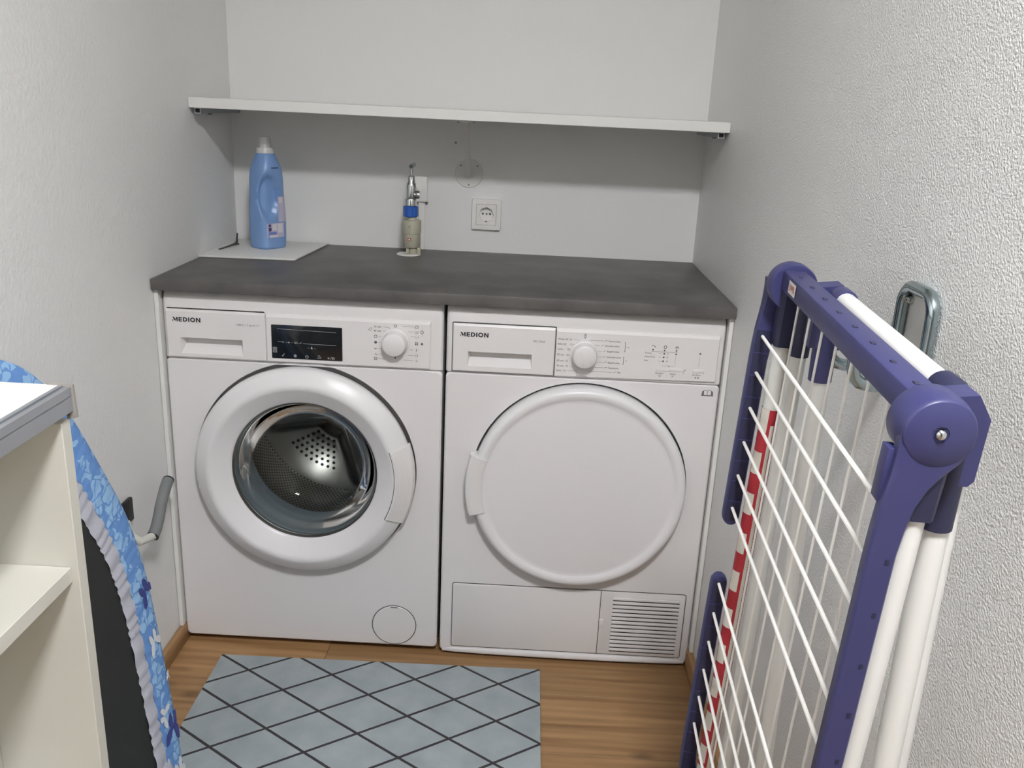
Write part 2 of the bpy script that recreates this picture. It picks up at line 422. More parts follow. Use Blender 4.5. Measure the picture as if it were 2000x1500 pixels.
def line_into(mb, pts, wd, y):
    for (a, b), (c, d) in zip(pts, pts[1:]):
        dx, dz = c-a, d-b; L = math.hypot(dx, dz) or 1; nx, nz = -dz/L*wd/2, dx/L*wd/2
        mb.add([(a+nx, y, b+nz), (c+nx, y, d+nz), (c-nx, y, d-nz), (a-nx, y, b-nz)], [(0, 1, 2, 3)])
def dot_into(mb, x, z, r, y, n=10):
    mb.add([(x+r*math.cos(2*PI*k/n), y, z+r*math.sin(2*PI*k/n)) for k in range(n)], [tuple(range(n))])
def ring_into(mb, x, z, r, wd, y, a0=0, a1=2*PI, n=14):
    line_into(mb, [(x+r*math.cos(a0+(a1-a0)*k/n), z+r*math.sin(a0+(a1-a0)*k/n)) for k in range(n+1)], wd, y)
def wordmark(mb, x, z, h, y):
    """the maker's heavy wide capitals, drawn as strokes (thick polygons)"""
    t = h*0.27
    def q(P): mb.add([(x+a*h, y, z+b*h) for a, b in P], [tuple(range(len(P)))])
    # M with its left leg cut away into a slash
    q([(0, 0), (.14, 0), (.26, .42), (.10, .42)]); q([(.05, 1), (.40, 1), (.80, .36), (.66, 0.08), (.60, .08)])
    q([(.60, .08), (.80, .36), (1.05, 1), (.98, 1)]); q([(.95, 0), (1.22, 0), (1.22, 1), (.95, 1)]); q([(.72, .30), (.98, .60), (.98, 1), (.86, .8)])
    a = 1.42
    q([(a, 0), (a+.27, 0), (a+.27, 1), (a, 1)])
    for b in (0, .39, .78): q([(a+.2, b), (a+.78, b), (a+.78, b+.22), (a+.2, b+.22)])
    a = 2.40
    q([(a, 0), (a+.27, 0), (a+.27, 1), (a, 1)])
    n = 10; O = [(a+.42+.55*math.sin(PI*k/n), .5-.5*math.cos(PI*k/n)) for k in range(n+1)]
    I = [(a+.42+.28*math.sin(PI*k/n), .5-.28*math.cos(PI*k/n)) for k in range(n+1)]
    for k in range(n): q([O[k], O[k+1], I[k+1], I[k]])
    q([(a+.2, 0), (a+.43, 0), (a+.43, .22), (a+.2, .22)]); q([(a+.2, .78), (a+.43, .78), (a+.43, 1), (a+.2, 1)])
    a = 3.56
    q([(a, 0), (a+.28, 0), (a+.28, 1), (a, 1)])
    a = 4.0; n = 20
    O = [(a+.58+.58*math.cos(2*PI*k/n), .5+.53*math.sin(2*PI*k/n)) for k in range(n)]
    I = [(a+.58+.31*math.cos(2*PI*k/n), .5+.29*math.sin(2*PI*k/n)) for k in range(n)]
    for k in range(n): q([O[k], O[(k+1) % n], I[(k+1) % n], I[k]])
    a = 5.33
    q([(a, 0), (a+.26, 0), (a+.26, 1), (a, 1)]); q([(a+.72, 0), (a+.98, 0), (a+.98, 1), (a+.72, 1)])
    q([(a, 1), (a+.28, 1), (a+.98, 0), (a+.70, 0)])

# ------------------------------------------------------------------ room
XL, XR, YB, YF, ZC = -0.0123, 1.2034, 0.5343, -4.2, 2.45
def slab(name, m, *b): return struct(MB().box(*b).build(name, m, smooth=0))
slab('wall_back', m_wall_smooth, XL-.1, XR+.1, YB, YB+.1, 0, ZC)
slab('wall_left', m_wall_left, XL-.1, XL, YF, YB, 0, ZC)
slab('wall_right', m_wall_right, XR, XR+.1, YF, YB, 0, ZC)
slab('unseen_wall_front', m_unseen_wall, XL-.1, XR+.1, YF-.1, YF, 0, ZC)
slab('ceiling', m_ceiling, XL-.1, XR+.1, YF-.1, YB+.1, ZC, ZC+.1)
fl = slab('floor', mat('dark_subfloor', rgb(58, 40, 24), 0.9), XL-.1, XR+.1, YF-.1, YB+.1, -.05, -.013)
PW = 0.19; y = -0.13+PW*3; i = 0
while y > YF:
    xs = [XL, XR] if i % 2 else [XL, 0.25+0.6*random.random(), XR]
    for a, b in zip(xs, xs[1:]):
        y0 = max(y-PW, YF)
        MB().box(a+.0004, b-.0004, y0+.0005, min(y, YB)-.0005, -.0135, 0, 0.0007, 1).build('plank', m_oak, fl, loc=((a+b)/2, (y0+y)/2, -.006))
    y -= PW; i += 1
struct(MB().box(XL, XL+.014, YF, YB, 0, .044, .003).build('baseboard_left', m_oak_base))
struct(MB().box(XR-.014, XR, YF, YB, 0, .047, .003).build('baseboard_right', m_oak_base))
# upright filler boards beside the machines carry the worktop
p = MB().box(XL+.0008, -.0025, -.012, YB-.002, .0445, .8535, .001, 1).build('side_panel', m_melamine)
tag(p, 'narrow white upright side panel between left wall and washing machine', 'panel')
p = MB().box(1.1935, XR-.0008, -.012, YB-.002, .0475, .8535, .001, 1).build('side_panel', m_melamine)
tag(p, 'narrow white upright side panel between tumble dryer and right wall', 'panel')

# ceiling lamp (above and behind the camera)
lt = thing('ceiling_lamp', (LAMP[0], LAMP[1], ZC), 'square white ceiling lamp above the middle of the room', 'lamp')
hb = MB().box(LAMP[0]-.16, LAMP[0]+.16, LAMP[1]-.16, LAMP[1]+.16, LAMP[2]+.013, ZC, .004)
for q in (-1, 1):
    hb.box(LAMP[0]+q*.151-.009, LAMP[0]+q*.151+.009, LAMP[1]-.16, LAMP[1]+.16, LAMP[2], LAMP[2]+.013); hb.box(LAMP[0]-.142, LAMP[0]+.142, LAMP[1]+q*.151-.009, LAMP[1]+q*.151+.009, LAMP[2], LAMP[2]+.013)
hb.build('lamp_housing', m_white_plastic, lt)
m_lamp = bpy.data.materials.new('lit_diffuser'); m_lamp.use_nodes = True
em = m_lamp.node_tree.nodes['Principled BSDF']; em.inputs['Emission Color'].default_value = (0.985, 0.98, 1.0, 1); em.inputs['Emission Strength'].default_value = 1.0
em.inputs['Base Color'].default_value = (0.9, 0.9, 0.9, 1)
MB().box(LAMP[0]-.14, LAMP[0]+.14, LAMP[1]-.14, LAMP[1]+.14, LAMP[2]+.006, LAMP[2]+.013, .001).build('diffuser', m_lamp, lt)
em.inputs['Emission Strength'].default_value = LAMP_W/(PI*0.28*0.28*1.4)*1.15

# ------------------------------------------------------------------ worktop
wt = MB()
wt.box(XL+.001, XR-.001, -.0235, YB-.001, .8545, .8783, .0012, 2)
tag(wt.build('worktop', m_counter), 'dark grey concrete-look worktop spanning both machines between the walls', 'worktop')

# ------------------------------------------------------------------ machine body shared by both
def machine_shell(root, x0, x1, yb, c, R, doorname, zb=.012, zt=.8475):
    # cabinet: thin open-fronted shell
    b = MB(); O = rrect(x0+.001, x1-.001, zb+.004, zt, .006); I = rrect(x0+.004, x1-.004, zb+.007, zt-.003, .005)
    b.rings([[(x, .03, z) for x, z in I], [(x, .014, z) for x, z in I], [(x, .014, z) for x, z in O], [(x, yb, z) for x, z in O]], cap0=False, cap1=True)
    b.build('cabinet', m_white, root)
    f = MB(); loop = dense_rrect(x0, x1, zb, .7030, .010, c)
    hole_plate(f, loop, c, R, 0, .016, .0035, .035)
    f.build('front_panel', m_white, root, smooth=20)
    for fx in (x0+.05, x1-.05):
        for fy in (.06, yb-.06):
            MB().lathe([(.0, 0), (.018, 0), (.02, .004), (.02, .012), (.012, .013), (.012, .02), (0, .02)], (fx, fy, 0), 'z', 16).build('foot', m_black, root)
def fascia(root, x0, x1, da, db, zt=.8475):
    # top strip: rolled top edge, vertical face, opening for the drawer between da and db
    prof = [(.016, .7036), (.0, .7036+.0010), (-.001, .7065), (-.001, .7085), (-.001, .7118), (-.001, .812), (-.001, .815), (.0005, .832), (.004, .842), (.009, zt), (.02, zt)]
    b = MB(); xs = [(x0, .007, 0), (x0+.003, .002, 0), (x0+.0065, 0, 0), (da, 0, 0), (da, 0, 1), (db, 0, 1), (db, 0, 0), (x1-.009, 0, 0), (x1-.003, .002, 0), (x1, .007, 0)]
    b.rings([[(x, .028 if (c and .7084 < z < .8125) else yy+d, z) for yy, z in prof] for x, d, c in xs], closed=True)
    return b.build('fascia', m_white_plastic, root, smooth=30)
def dial(root, c, y0, r=.0265):
    MB().lathe([(r*1.12, -.0005), (r*1.12, -.003), (r*1.03, -.004), (r*.99, -.006), (r*.95, -.022), (r*.90, -.0255), (r*.82, -.0268), (0.0001, -.0272)], (c[0], y0, c[1]), 'y', 40).build('dial', m_white_plastic, root)

# ------------------------------------------------------------------ washing machine
WX0, WX1 = 0.0, .597
wm = thing('washing_machine', (.2985, .26, 0), 'white front-loading washing machine with round glass door, left of the dryer', 'washing machine')
DC = (.298, .4605)
machine_shell(wm, WX0, WX1, .505, DC, .2465, 'door', zb=.0155)
fascia(wm, WX0, WX1, .0095, .2175)
dr = MB(); rect_recess_plate(dr, .0075, .2195, .7075, .8125, -.0065, .0, (.037, .170, .7165, .7515), .020, .006, .0022)
drawer = dr.build('detergent_drawer', m_white_plastic, wm, smooth=20)
lg = MB(); wordmark(lg, .0225, .7862, .0095, -.0070); lo = lg.build('wordmark', m_print, drawer, smooth=0, recalc=False); part_label(lo, 'black brand wordmark')
tx = MB(); text_into(tx, '1400 U / 7 kg A+++', .157, .785, .0062, -.0070); tx.build('lettering', m_print_grey, drawer, smooth=0, recalc=False)
cpl = MB()
cpl.rings([[(x, 0, z) for x, z in ((.2215, .7075), (.5715, .7085), (.5715, .8125), (.2215, .8125))],
           [(x, -.004, z) for x, z in ((.2215, .7075), (.5715, .7085), (.5715, .8125), (.2215, .8125))],
           [(x, -.0065, z) for x, z in ((.2225, .7090), (.569, .7100), (.569, .8055), (.2225, .8055))]])
cpan = cpl.build('control_panel', m_white_plastic, wm, smooth=15)
dsp = MB(); inset_plate(dsp, rrect(.2325, .3835, .7165, .7900, .0015, 2), -.0080, -.0065, .0006)
dspo = dsp.build('display', m_display, wm)
ic = MB(); Y = -.0083
line_into(ic, [(.246, .7815), (.296, .7805), (.2985, .779), (.301, .7805), (.371, .779)], .0007, Y)
line_into(ic, [(.246, .7535), (.256, .7535)], .0008, Y); line_into(ic, [(.300, .7515), (.371, .7505)], .0007, Y)
for k in range(7): line_into(ic, [(.2575+.006*k, .7530-.0002*k), (.2605+.006*k, .7530-.0002*k)], .0007, Y)
dot_into(ic, .2695, .7525, .0018, Y); ring_into(ic, .257, .753, .0015, .0006, Y)
line_into(ic, [(.282, .7505), (.287, .7505), (.287, .7545), (.282, .7545), (.282, .7505)], .0006, Y)
line_into(ic, [(.292, .7505), (.297, .7545)], .0006, Y)
ic.add([(.316, Y, .7405), (.3205, Y, .7405), (.3183, Y, .747)], [(0, 1, 2)])
line_into(ic, [(.309, .7425), (.314, .7425)], .0005, Y); line_into(ic, [(.323, .7415), (.328, .7410)], .0005, Y)
for z in (.7385, .7320): line_into(ic, [(.2355, z-.0022), (.2435, z-.0022), (.2435, z+.0022), (.2355, z+.0022), (.2355, z-.0022)], .0009, Y); line_into(ic, [(.237, z), (.242, z)], .0012, Y)
line_into(ic, [(.2545, .7215), (.2565, .7235), (.2595, .7275)], .0010, Y); dot_into(ic, .2555, .7225, .0016, Y)
ring_into(ic, .2825, .7235, .0028, .0010, Y); dot_into(ic, .2825, .7235, .0018, Y)
ring_into(ic, .3075, .7225, .0031, .0008, Y); line_into(ic, [(.3075, .7250), (.3075, .7225), (.3092, .7225)], .0007, Y)
line_into(ic, [(.329, .7205), (.338, .7205)], .0008, Y); line_into(ic, [(.331, .7235), (.3365, .7235), (.338, .7205)], .0008, Y); line_into(ic, [(.331, .7265), (.336, .7265)], .0007, Y)
ic.add([(.3525, Y, .7195), (.3525, Y, .7245), (.3565, Y, .7220)], [(0, 1, 2)]); line_into(ic, [(.3570, .7180), (.3605, .7255)], .0007, Y)
for x in (.3625, .3655): line_into(ic, [(x, .7195), (x, .7245)], .0017, Y)
ic.build('display_icons', m_print_light, dspo, smooth=0, recalc=False)
WD = (.4965, .7645)
dial(wm, WD, -.0065)
pi = MB(); Y = -.0068
ring_into(pi, .4965, .8000, .0028, .0009, Y)
for lz, s in ((.7965, '15 min'), (.7875, '45 min')): text_into(pi, s, .4505, lz, .0058, Y, bold=.0001)
line_into(pi, [(.470, .7965), (.482, .7965), (.485, .793)], .0006, Y); line_into(pi, [(.470, .7875), (.476, .7875)], .0006, Y)
line_into(pi, [(.4385, .7890), (.4400, .7895), (.4435, .7935), (.4470, .7935), (.4465, .7895), (.4440, .7870), (.4400, .7895)], .0007, Y)
for z, kind in ((.7755, 'r'), (.7625, 'd'), (.7495, 'a'), (.7365, 'b'), (.7265, 'c')):
    x = .4545
    if kind == 'r': ring_into(pi, x, z, .0030, .0013, Y)
    elif kind == 'd': dot_into(pi, x, z, .0032, Y); 
    elif kind == 'a': ring_into(pi, x, z+.001, .0028, .0007, Y, PI, 2*PI); dot_into(pi, x, z-.001, .0012, Y)
    elif kind == 'b': line_into(pi, [(x-.002, z-.001), (x, z+.001), (x+.003, z-.002)], .0010, Y)
    else: line_into(pi, [(x-.0028, z-.0025), (x+.0028, z-.0025), (x+.0028, z+.0025), (x-.0028, z+.0025), (x-.0028, z-.0025)], .0010, Y); line_into(pi, [(x-.002, z), (x+.002, z)], .0008, Y)
    line_into(pi, [(x+.006, z), (x+.0115, z)], .0005, Y)
line_into(pi, [(.4600, .7265), (.476, .7265)], .0006, Y)
for z, kind in ((.7995, 'p'), (.7890, 'e'), (.7785, 't'), (.7635, 'q'), (.7495, 'f'), (.7370, 'r'), (.7265, 's')):
    x = .5415
    if kind == 'p': line_into(pi, [(x-.003, z-.002), (x+.003, z-.002), (x+.003, z+.003), (x-.001, z+.003), (x-.003, z+.001), (x-.003, z-.003)], .0010, Y)
    elif kind == 'e': 
        for k in (-.003, 0, .003): line_into(pi, [(x+k, z-.002), (x+k, z+.002)], .0007, Y)
        line_into(pi, [(x-.003, z-.003), (x+.003, z-.003)], .0006, Y)
    elif kind == 't': line_into(pi, [(x-.0035, z+.002), (x-.0035, z-.002), (x+.0035, z-.002), (x+.0035, z+.002)], .0006, Y)
    elif kind == 'q':
        for a in (-.0018, .0018):
            for b in (-.0018, .0018): dot_into(pi, x+a, z+b, .0016, Y, 6)
    elif kind == 'f': line_into(pi, [(x+.001, z+.003), (x-.0005, z), (x+.001, z), (x-.001, z-.0035)], .0009, Y)
    elif kind == 'r': ring_into(pi, x, z, .0028, .0008, Y)
    else: line_into(pi, [(x-.002, z-.002), (x+.002, z-.002), (x+.001, z+.002)], .0008, Y)
for z, a in ((.7995, .512), (.7890, .524), (.7785, .529), (.7495, .527), (.7370, .524), (.7265, .514)):
    line_into(pi, [(a, z), (.5355, z)], .0005, Y)
ring_into(pi, .5530, .7890, .0030, .0012, Y); dot_into(pi, .5530, .7635, .0026, Y)
line_into(pi, [(.553, .7955), (.553, .793)], .0005, Y); line_into(pi, [(.553, .784), (.553, .780)], .0005, Y)
line_into(pi, [(.4965, .7325), (.4965, .728)], .0026, Y)
pi.build('panel_icons', m_print_panel, cpan, smooth=0, recalc=False)
MB().lathe([(.252, .034), (.172, .034)], (DC[0], 0, DC[1]), 'y', 96).build('door_recess', m_white_plastic, wm)
# door
door = MB()
DP = [(.170, .012), (.1625, -.004), (.1605, -.016), (.1625, -.0215), (.166, -.0235), (.196, -.0455), (.201, -.0480), (.207, -.0482), (.212, -.0465), (.233, -.0335), (.2385, -.0285), (.2405, -.0225), (.2405, -.010), (.236, -.004)]
door.lathe(DP, (DC[0], 0, DC[1]), 'y', 128)
do = door.build('door', m_door_white, wm, smooth=50)
hd = MB(); HP = [(.2050, -.040), (.2050, -.0508), (.2085, -.0514), (.2340, -.0370), (.2425, -.0322), (.2460, -.0260), (.2455, -.012), (.225, -.012)]
hd.lathe(HP, (DC[0], 0, DC[1]), 'y', 26, math.radians(-26), math.radians(19))
hd.build('door_handle', m_white_plastic, do, smooth=30)
MB().lathe([(.2034, -.0470), (.2034, -.0490), (.2050, -.0490), (.2050, -.0470)], (DC[0], 0, DC[1]), 'y', 26, math.radians(-26.4), math.radians(19.4)).build('handle_gap_shade', m_gap_shade, do, smooth=30)
MB().lathe([(.2034, -.0440), (.2034, -.0490), (.2085, -.0490), (.2340, -.0345), (.2390, -.0315), (.2390, -.026)], (DC[0], 0, DC[1]), 'y', 1, math.radians(-26.45), math.radians(-26.0)).build('handle_gap_shade', m_gap_shade, do, smooth=0)
for k in range(5):
    r = .2125+.0052*k; yy = -.0514+(r-.2085)*.565-.0006
    MB().lathe([(r-.0009, yy+.002), (r-.0005, yy-.0004), (r+.0005, yy), (r+.0009, yy+.002)], (DC[0], 0, DC[1]), 'y', 20, math.radians(-22), math.radians(15)).build('handle_rib', m_white_plastic, do)
gl = MB(); gl.lathe([(.1615, -.0165), (.1560, -.012), (.1500, .004), (.1440, .030), (.1330, .058), (.112, .082), (.085, .096), (.05, .103), (.0003, .105)], (DC[0], 0, DC[1]), 'y', 96)
gl.build('door_glass', m_glass, do, smooth=60)
MB().lathe([(.1640, -.0150), (.1618, -.0185), (.1590, -.0175), (.1580, -.012)], (DC[0], 0, DC[1]), 'y', 96).build('glass_rim', m_dark_steel, do)
gk = MB(); gk.lathe([(.190, .030), (.172, .014), (.1660, .012), (.1640, .022), (.1660, .040), (.1600, .046), (.1620, .062), (.1570, .072), (.1590, .088), (.1560, .098), (.158, .108), (.170, .112)], (DC[0], 0, DC[1]), 'y', 96)
gk.build('door_gasket', m_gasket, wm, smooth=60)
dm = MB(); dm.lathe([(.165, .112), (.172, .106), (.185, .110), (.225, .135), (.236, .150), (.236, .420)], (DC[0], 0, DC[1]), 'y', 96)
dmo = dm.build('drum', m_drum, wm, smooth=60)
MB().lathe([(.163, .110), (.166, .105), (.171, .104), (.176, .108)], (DC[0], 0, DC[1]), 'y', 96).build('drum_rim', m_steel, dmo)
# back plate pressed into a three-lobed boss
bp_ = MB(); NR, NA = 24, 120; vs = []
ARMS = [math.radians(q) for q in (188, 288, 52)]
def boss(r, a):
    hgt = 0
    for q in ARMS:
        dlt = (a-q+PI) % (2*PI)-PI
        if abs(dlt) < PI/2:
            t = max(0, 1-abs(r*math.sin(dlt))/.048); t = t*t*(3-2*t); hgt = max(hgt, t)
    t = max(0, 1-r/.085); hgt = max(hgt, min(1, 1.6*t))
    out = max(0.0, min(1.0, (.222-r)/.022))
    return .405-.058*hgt*out
for i in range(NR+1):
    for k in range(NA):
        r = .236*i/NR+.0002; a = 2*PI*k/NA; vs.append((DC[0]+r*math.cos(a), boss(r, a), DC[1]+r*math.sin(a)))
bp_.add(vs, [(i*NA+k, i*NA+(k+1) % NA, (i+1)*NA+(k+1) % NA, (i+1)*NA+k) for i in range(NR) for k in range(NA)])
bp_.build('drum_back', m_steel, dmo, smooth=80)
hl = MB()
for row in range(6):
    r = .098+.0155*row
    for k in range(4+row):
        a = math.radians(238)+(k-(3+row)/2)*.0165/r
        hx, hz = DC[0]+r*math.cos(a), DC[1]+r*math.sin(a)
        hl.lathe([(.0001, -.0014), (.0042, -.0010), (.0044, .003)], (hx, boss(r, a), hz), 'y', 8)
ho = hl.build('drum_holes', m_black, dmo); ho['kind'] = 'stuff'
for a in (math.radians(-60), math.radians(60), math.radians(180)):
    lf = MB(); rs = []
    for t in range(9):
        yy = .16+.24*t/8; hgt = .052*(.55+.45*math.sin(PI*min(1, t/7)))
        ring = []
        for u in range(9):
            q = (u/8-.5)*2; r = .238-hgt*max(0, 1-q*q); ang = a+q*.20
            ring.append((DC[0]+r*math.cos(ang), yy, DC[1]+r*math.sin(ang)))
        rs.append(ring)
    lf.rings(rs, closed=False); lf.build('drum_lifter', m_steel, dmo, smooth=60)
MB().lathe([(.0525, .0005), (.0525, -.0006), (.0508, -.0006), (.0508, .0005)], (.496, 0, .0715), 'y', 64).build('filter_gap_shade', m_gap_shade, wm)  # dark ring painted in for the shade of the gap round the cover
fc = MB(); fc.lathe([(.0508, .0), (.0506, -.0012), (.0496, -.0022), (.0001, -.0024)], (.496, 0, .0715), 'y', 64)
fco = fc.build('filter_cover', m_white_plastic, wm)
MB().box(.4875, .5045, -.0028, -.0010, .1185, .1206, .0004, 1).build('finger_slot', m_black, fco)

# ------------------------------------------------------------------ tumble dryer
DX0, DX1 = .6045, 1.1915
td = thing('tumble_dryer', (.898, .26, 0), 'white tumble dryer with solid round door, right of the washing machine', 'tumble dryer')
TC = (.9045, .4540)
machine_shell(td, DX0, DX1, .505, TC, .2400, 'door', zb=.0095)
fascia(td, DX0, DX1, .6205, .8325)
MB().lathe([(.245, .036), (0.0001, .036)], (TC[0], 0, TC[1]), 'y', 64).build('door_recess', m_white_plastic, td)
dr = MB(); rect_recess_plate(dr, .6185, .8345, .7080, .8125, -.0065, .0, (.651, .787, .7205, .7525), .020, .003, .0022)
drawer2 = dr.build('water_drawer', m_white_plastic, td, smooth=20)
lg = MB(); wordmark(lg, .6335, .7852, .0095, -.0070); lo = lg.build('wordmark', m_print, drawer2, smooth=0, recalc=False); part_label(lo, 'black brand wordmark')
tx = MB(); text_into(tx, 'MD 37605', .788, .782, .0060, -.0070); tx.build('lettering', m_print_grey, drawer2, smooth=0, recalc=False)
sm = MB()
for b in ((.6165, .6183, .706, .814), (.8347, .8362, .706, .814)): sm.box(b[0], b[1], -.0012, 0, b[2], b[3])
sm.box(.6165, .8362, -.0012, 0, .8127, .8143); sm.box(.6165, .8362, -.0012, 0, .7060, .7078)
sm.build('drawer_gap_shade', m_gap_shade, td, smooth=0)
cpl = MB()
C0 = ((.8365, .7075), (1.1800, .7115), (1.1800, .8125), (.8365, .8125))
cpl.rings([[(x, 0, z) for x, z in C0], [(x, -.004, z) for x, z in C0], [(x, -.0065, z) for x, z in ((.8375, .7090), (1.1780, .7130), (1.1780, .8055), (.8375, .8055))]])
cpan2 = cpl.build('control_panel', m_white_plastic, td, smooth=15)
TD = (.8975, .7590)
dial(td, TD, -.0065)
pi = MB(); Y = -.0068; ts = .0056
L = ((.7900, 'Wolle 40\'', .864), (.7795, 'Baby 60\'', .866), (.7685, 'Laken', .861), (.7560, '90 min', .859), (.7430, '60 min', .858), (.7315, '30 min', .859), (.7215, 'Jeans', .855))
for k, (z, s, xe) in enumerate(L):
    text_into(pi, s, .8400, z, ts, Y); ring_into(pi, xe+.003, z, .0020, .0006, Y, n=8)
    line_into(pi, [(xe+.009, z), (.8845 if k in (0, 6) else (.872 if k in (1, 5) else .8675), z)], .0005, Y)
Rr = ((.7905, 'Extratrocken', .9465, .907), (.7800, 'Schranktrocken', .9395, .9185), (.7680, 'Bügeltrocken', .9450, .9245), (.7555, 'Schranktrocken', .9450, .9260), (.7435, 'Bügeltrocken', .9480, .9245), (.7320, 'Feinwäsche', .9500, .9200), (.7225, 'Mix', .9700, .9100))
for z, s, xs, xa in Rr:
    text_into(pi, s, xs, z, ts, Y, sx=.86); line_into(pi, [(xa, z), (xs-.010, z)], .0005, Y)
    line_into(pi, [(xs-.0075, z-.001), (xs-.0055, z+.001), (xs-.0025, z+.0014)], .0008, Y)
line_into(pi, [(.9805, .7895), (.9825, .7895), (.9825, .7690), (.9805, .7690)], .0009, Y); line_into(pi, [(.9795, .7570), (.9810, .7570), (.9810, .7410), (.9795, .7410)], .0009, Y)
line_into(pi, [(.986, .7790), (.991, .7785)], .0009, Y); line_into(pi, [(.9865, .7475), (.9875, .7510)], .0008, Y)
text_into(pi, 'Kaltlüftung', .8835, .7115, ts, Y, sx=.9)
line_into(pi, [(.8945, .8045), (.8970, .8015), (.8995, .8045)], .0008, Y); ring_into(pi, .8970, .7985, .0024, .0009, Y); line_into(pi, [(.8970, .7955), (.8970, .7930)], .0011, Y)
# programme lights and keys
for x, z in ((1.0410, .7770), (1.0655, .7765), (1.0905, .7770), (1.0655, .7695), (1.0905, .7695), (1.0650, .7615), (1.0645, .7530), (1.1410, .7730)):
    dot_into(pi, x, z, .0019, Y)
line_into(pi, [(1.038, .7732), (1.094, .7732)], .0006, Y)
ring_into(pi, 1.0415, .7840, .0028, .0010, Y, .3, PI); dot_into(pi, 1.0450, .7835, .0012, Y); ring_into(pi, 1.0665, .7840, .0030, .0013, Y); ring_into(pi, 1.0910, .7840, .0026, .0009, Y); line_into(pi, [(1.087, .784), (1.095, .784)], .0007, Y)
for z, s in ((.7695, 'Trockner'), (.7615, 'Knitterschutz'), (.7530, 'Ende')):
    text_into(pi, s, 1.0245, z, .0050, Y, sx=.8); line_into(pi, [(1.054, z), (1.0605, z)], .0004, Y); text_into(pi, '1h' if z > .765 else '2h', 1.0705, z, .0045, Y)
line_into(pi, [(1.0900, .7660), (1.0900, .7430)], .0004, Y); line_into(pi, [(1.1405, .7670), (1.1400, .7440)], .0004, Y)
text_into(pi, 'Max', 1.0735, .7425, .0045, Y); line_into(pi, [(1.063, .7425), (1.072, .7425)], .0004, Y); line_into(pi, [(1.082, .7425), (1.089, .7425)], .0004, Y)
text_into(pi, 'Startzeit', 1.0505, .7262, .0052, Y, sx=.95); text_into(pi, 'Signal', 1.0815, .7258, .0052, Y); text_into(pi, 'Start/Pause', 1.1285, .7262, .0050, Y, sx=.85)
ring_into(pi, 1.0605, .7208, .0022, .0006, Y); line_into(pi, [(1.0860, .7190), (1.0880, .7210), (1.0895, .7220)], .0010, Y)
pi.add([(1.1350, Y, .7180), (1.1350, Y, .7225), (1.1380, Y, .72025)], [(0, 1, 2)])
for x in (1.1405, 1.1430): line_into(pi, [(x, .7180), (x, .7225)], .0010, Y)
line_into(pi, [(1.109, .731), (1.112, .735), (1.115, .737)], .0010, Y); text_into(pi, '3 s', 1.1080, .7285, .0040, Y)
pi.build('panel_icons', m_print_panel, cpan2, smooth=0, recalc=False)
for a, b in ((1.0510, 1.0780), (1.0785, 1.1050), (1.1290, 1.1535)):
    MB().box(a, b, -.0076, -.0060, .7310, .7385, .0008).build('push_button', m_white_plastic, td)
bk = MB(); Y = -.0003; X, Z = 1.1670, .6850
bk.add([(X-.0125, Y, Z-.0065), (X+.0125, Y, Z-.0065), (X+.0125, Y, Z-.0040), (X-.0125, Y, Z-.0040)], [(0, 1, 2, 3)])
bk.add([(X-.0125, Y, Z-.0040), (X-.0075, Y, Z-.0040), (X-.0075, Y, Z+.0065), (X-.0115, Y, Z+.0035)], [(0, 1, 2, 3)])
bk.add([(X+.0125, Y, Z-.0040), (X+.0075, Y, Z-.0040), (X+.0075, Y, Z+.0065), (X+.0115, Y, Z+.0035)], [(0, 1, 2, 3)])
line_into(bk, [(X-.0075, Z+.0060), (X-.003, Z+.0066), (X, Z+.0050), (X+.003, Z+.0066), (X+.0075, Z+.0060)], .0011, Y); line_into(bk, [(X, Z+.005), (X, Z-.004)], .0010, Y)
bk.build('manual_symbol', m_print_grey, td, smooth=0, recalc=False)
door = MB(); door.lathe([(.200, .020), (.2330, .018), (.2350, .010), (.2360, -.018), (.2345, -.0275), (.2305, -.0335), (.2250, -.0358), (.2170, -.0352), (.2110, -.0318), (.2080, -.0306), (.200, -.0308), (.120, -.0325), (.0003, -.0335)], (TC[0], 0, TC[1]), 'y', 128)
do2 = door.build('door', m_door_white, td, smooth=50)
hd = MB(); hd.lathe([(.212, .004), (.2120, -.0365), (.2160, -.0390), (.2400, -.0380), (.2475, -.0355), (.2500, -.0290), (.2500, -.014), (.2440, -.008), (.2380, .004)], (TC[0], 0, TC[1]), 'y', 24, math.radians(163), math.radians(196.5))
hd.build('door_handle', m_white_plastic, do2, smooth=35)
lip = MB(); NX = 24; rs = []
for k in range(NX+1):
    t = k/NX; x = DX0+.006+(DX1-DX0-.012)*t; q = 1-(2*t-1)**2; yy = -.0075*q**.6
    rs.append([(x, .004, .0085), (x, yy+.001, .0085), (x, yy, .0105), (x, yy, .0150), (x, yy+.0015, .0185), (x, .004, .0215)])
lip.rings(rs); lip.build('plinth_lip', m_white, td, smooth=40)
# service flap and vent grille in the plinth
fr = MB(); fo = rrect(.6310, 1.1745, .0235, .1945, .006, 3); fi = rrect(.6325, 1.1730, .0250, .1930, .005, 3)
fr.rings([[(x, .001, z) for x, z in fo], [(x, -.0006, z) for x, z in fo], [(x, -.0006, z) for x, z in fi], [(x, .001, z) for x, z in fi]], cap0=False, cap1=False)
fr.build('flap_gap_shade', m_gap_shade, td, smooth=0)
fp = MB(); inset_plate(fp, rrect(.6330, .9765, .0255, .1925, .004, 3), -.0022, .001, .0012); fpo = fp.build('service_flap', m_white_plastic, td, smooth=30)
MB().box(.9768, .9778, -.0012, .0, .0255, .1925).build('flap_joint_shade', m_gap_shade, td, smooth=0)
gp = MB(); inset_plate(gp, rrect(.9780, 1.1725, .0255, .1925, .004, 3), -.0020, .001, .0012); gpo = gp.build('vent_grille', m_white_plastic, td, smooth=30)
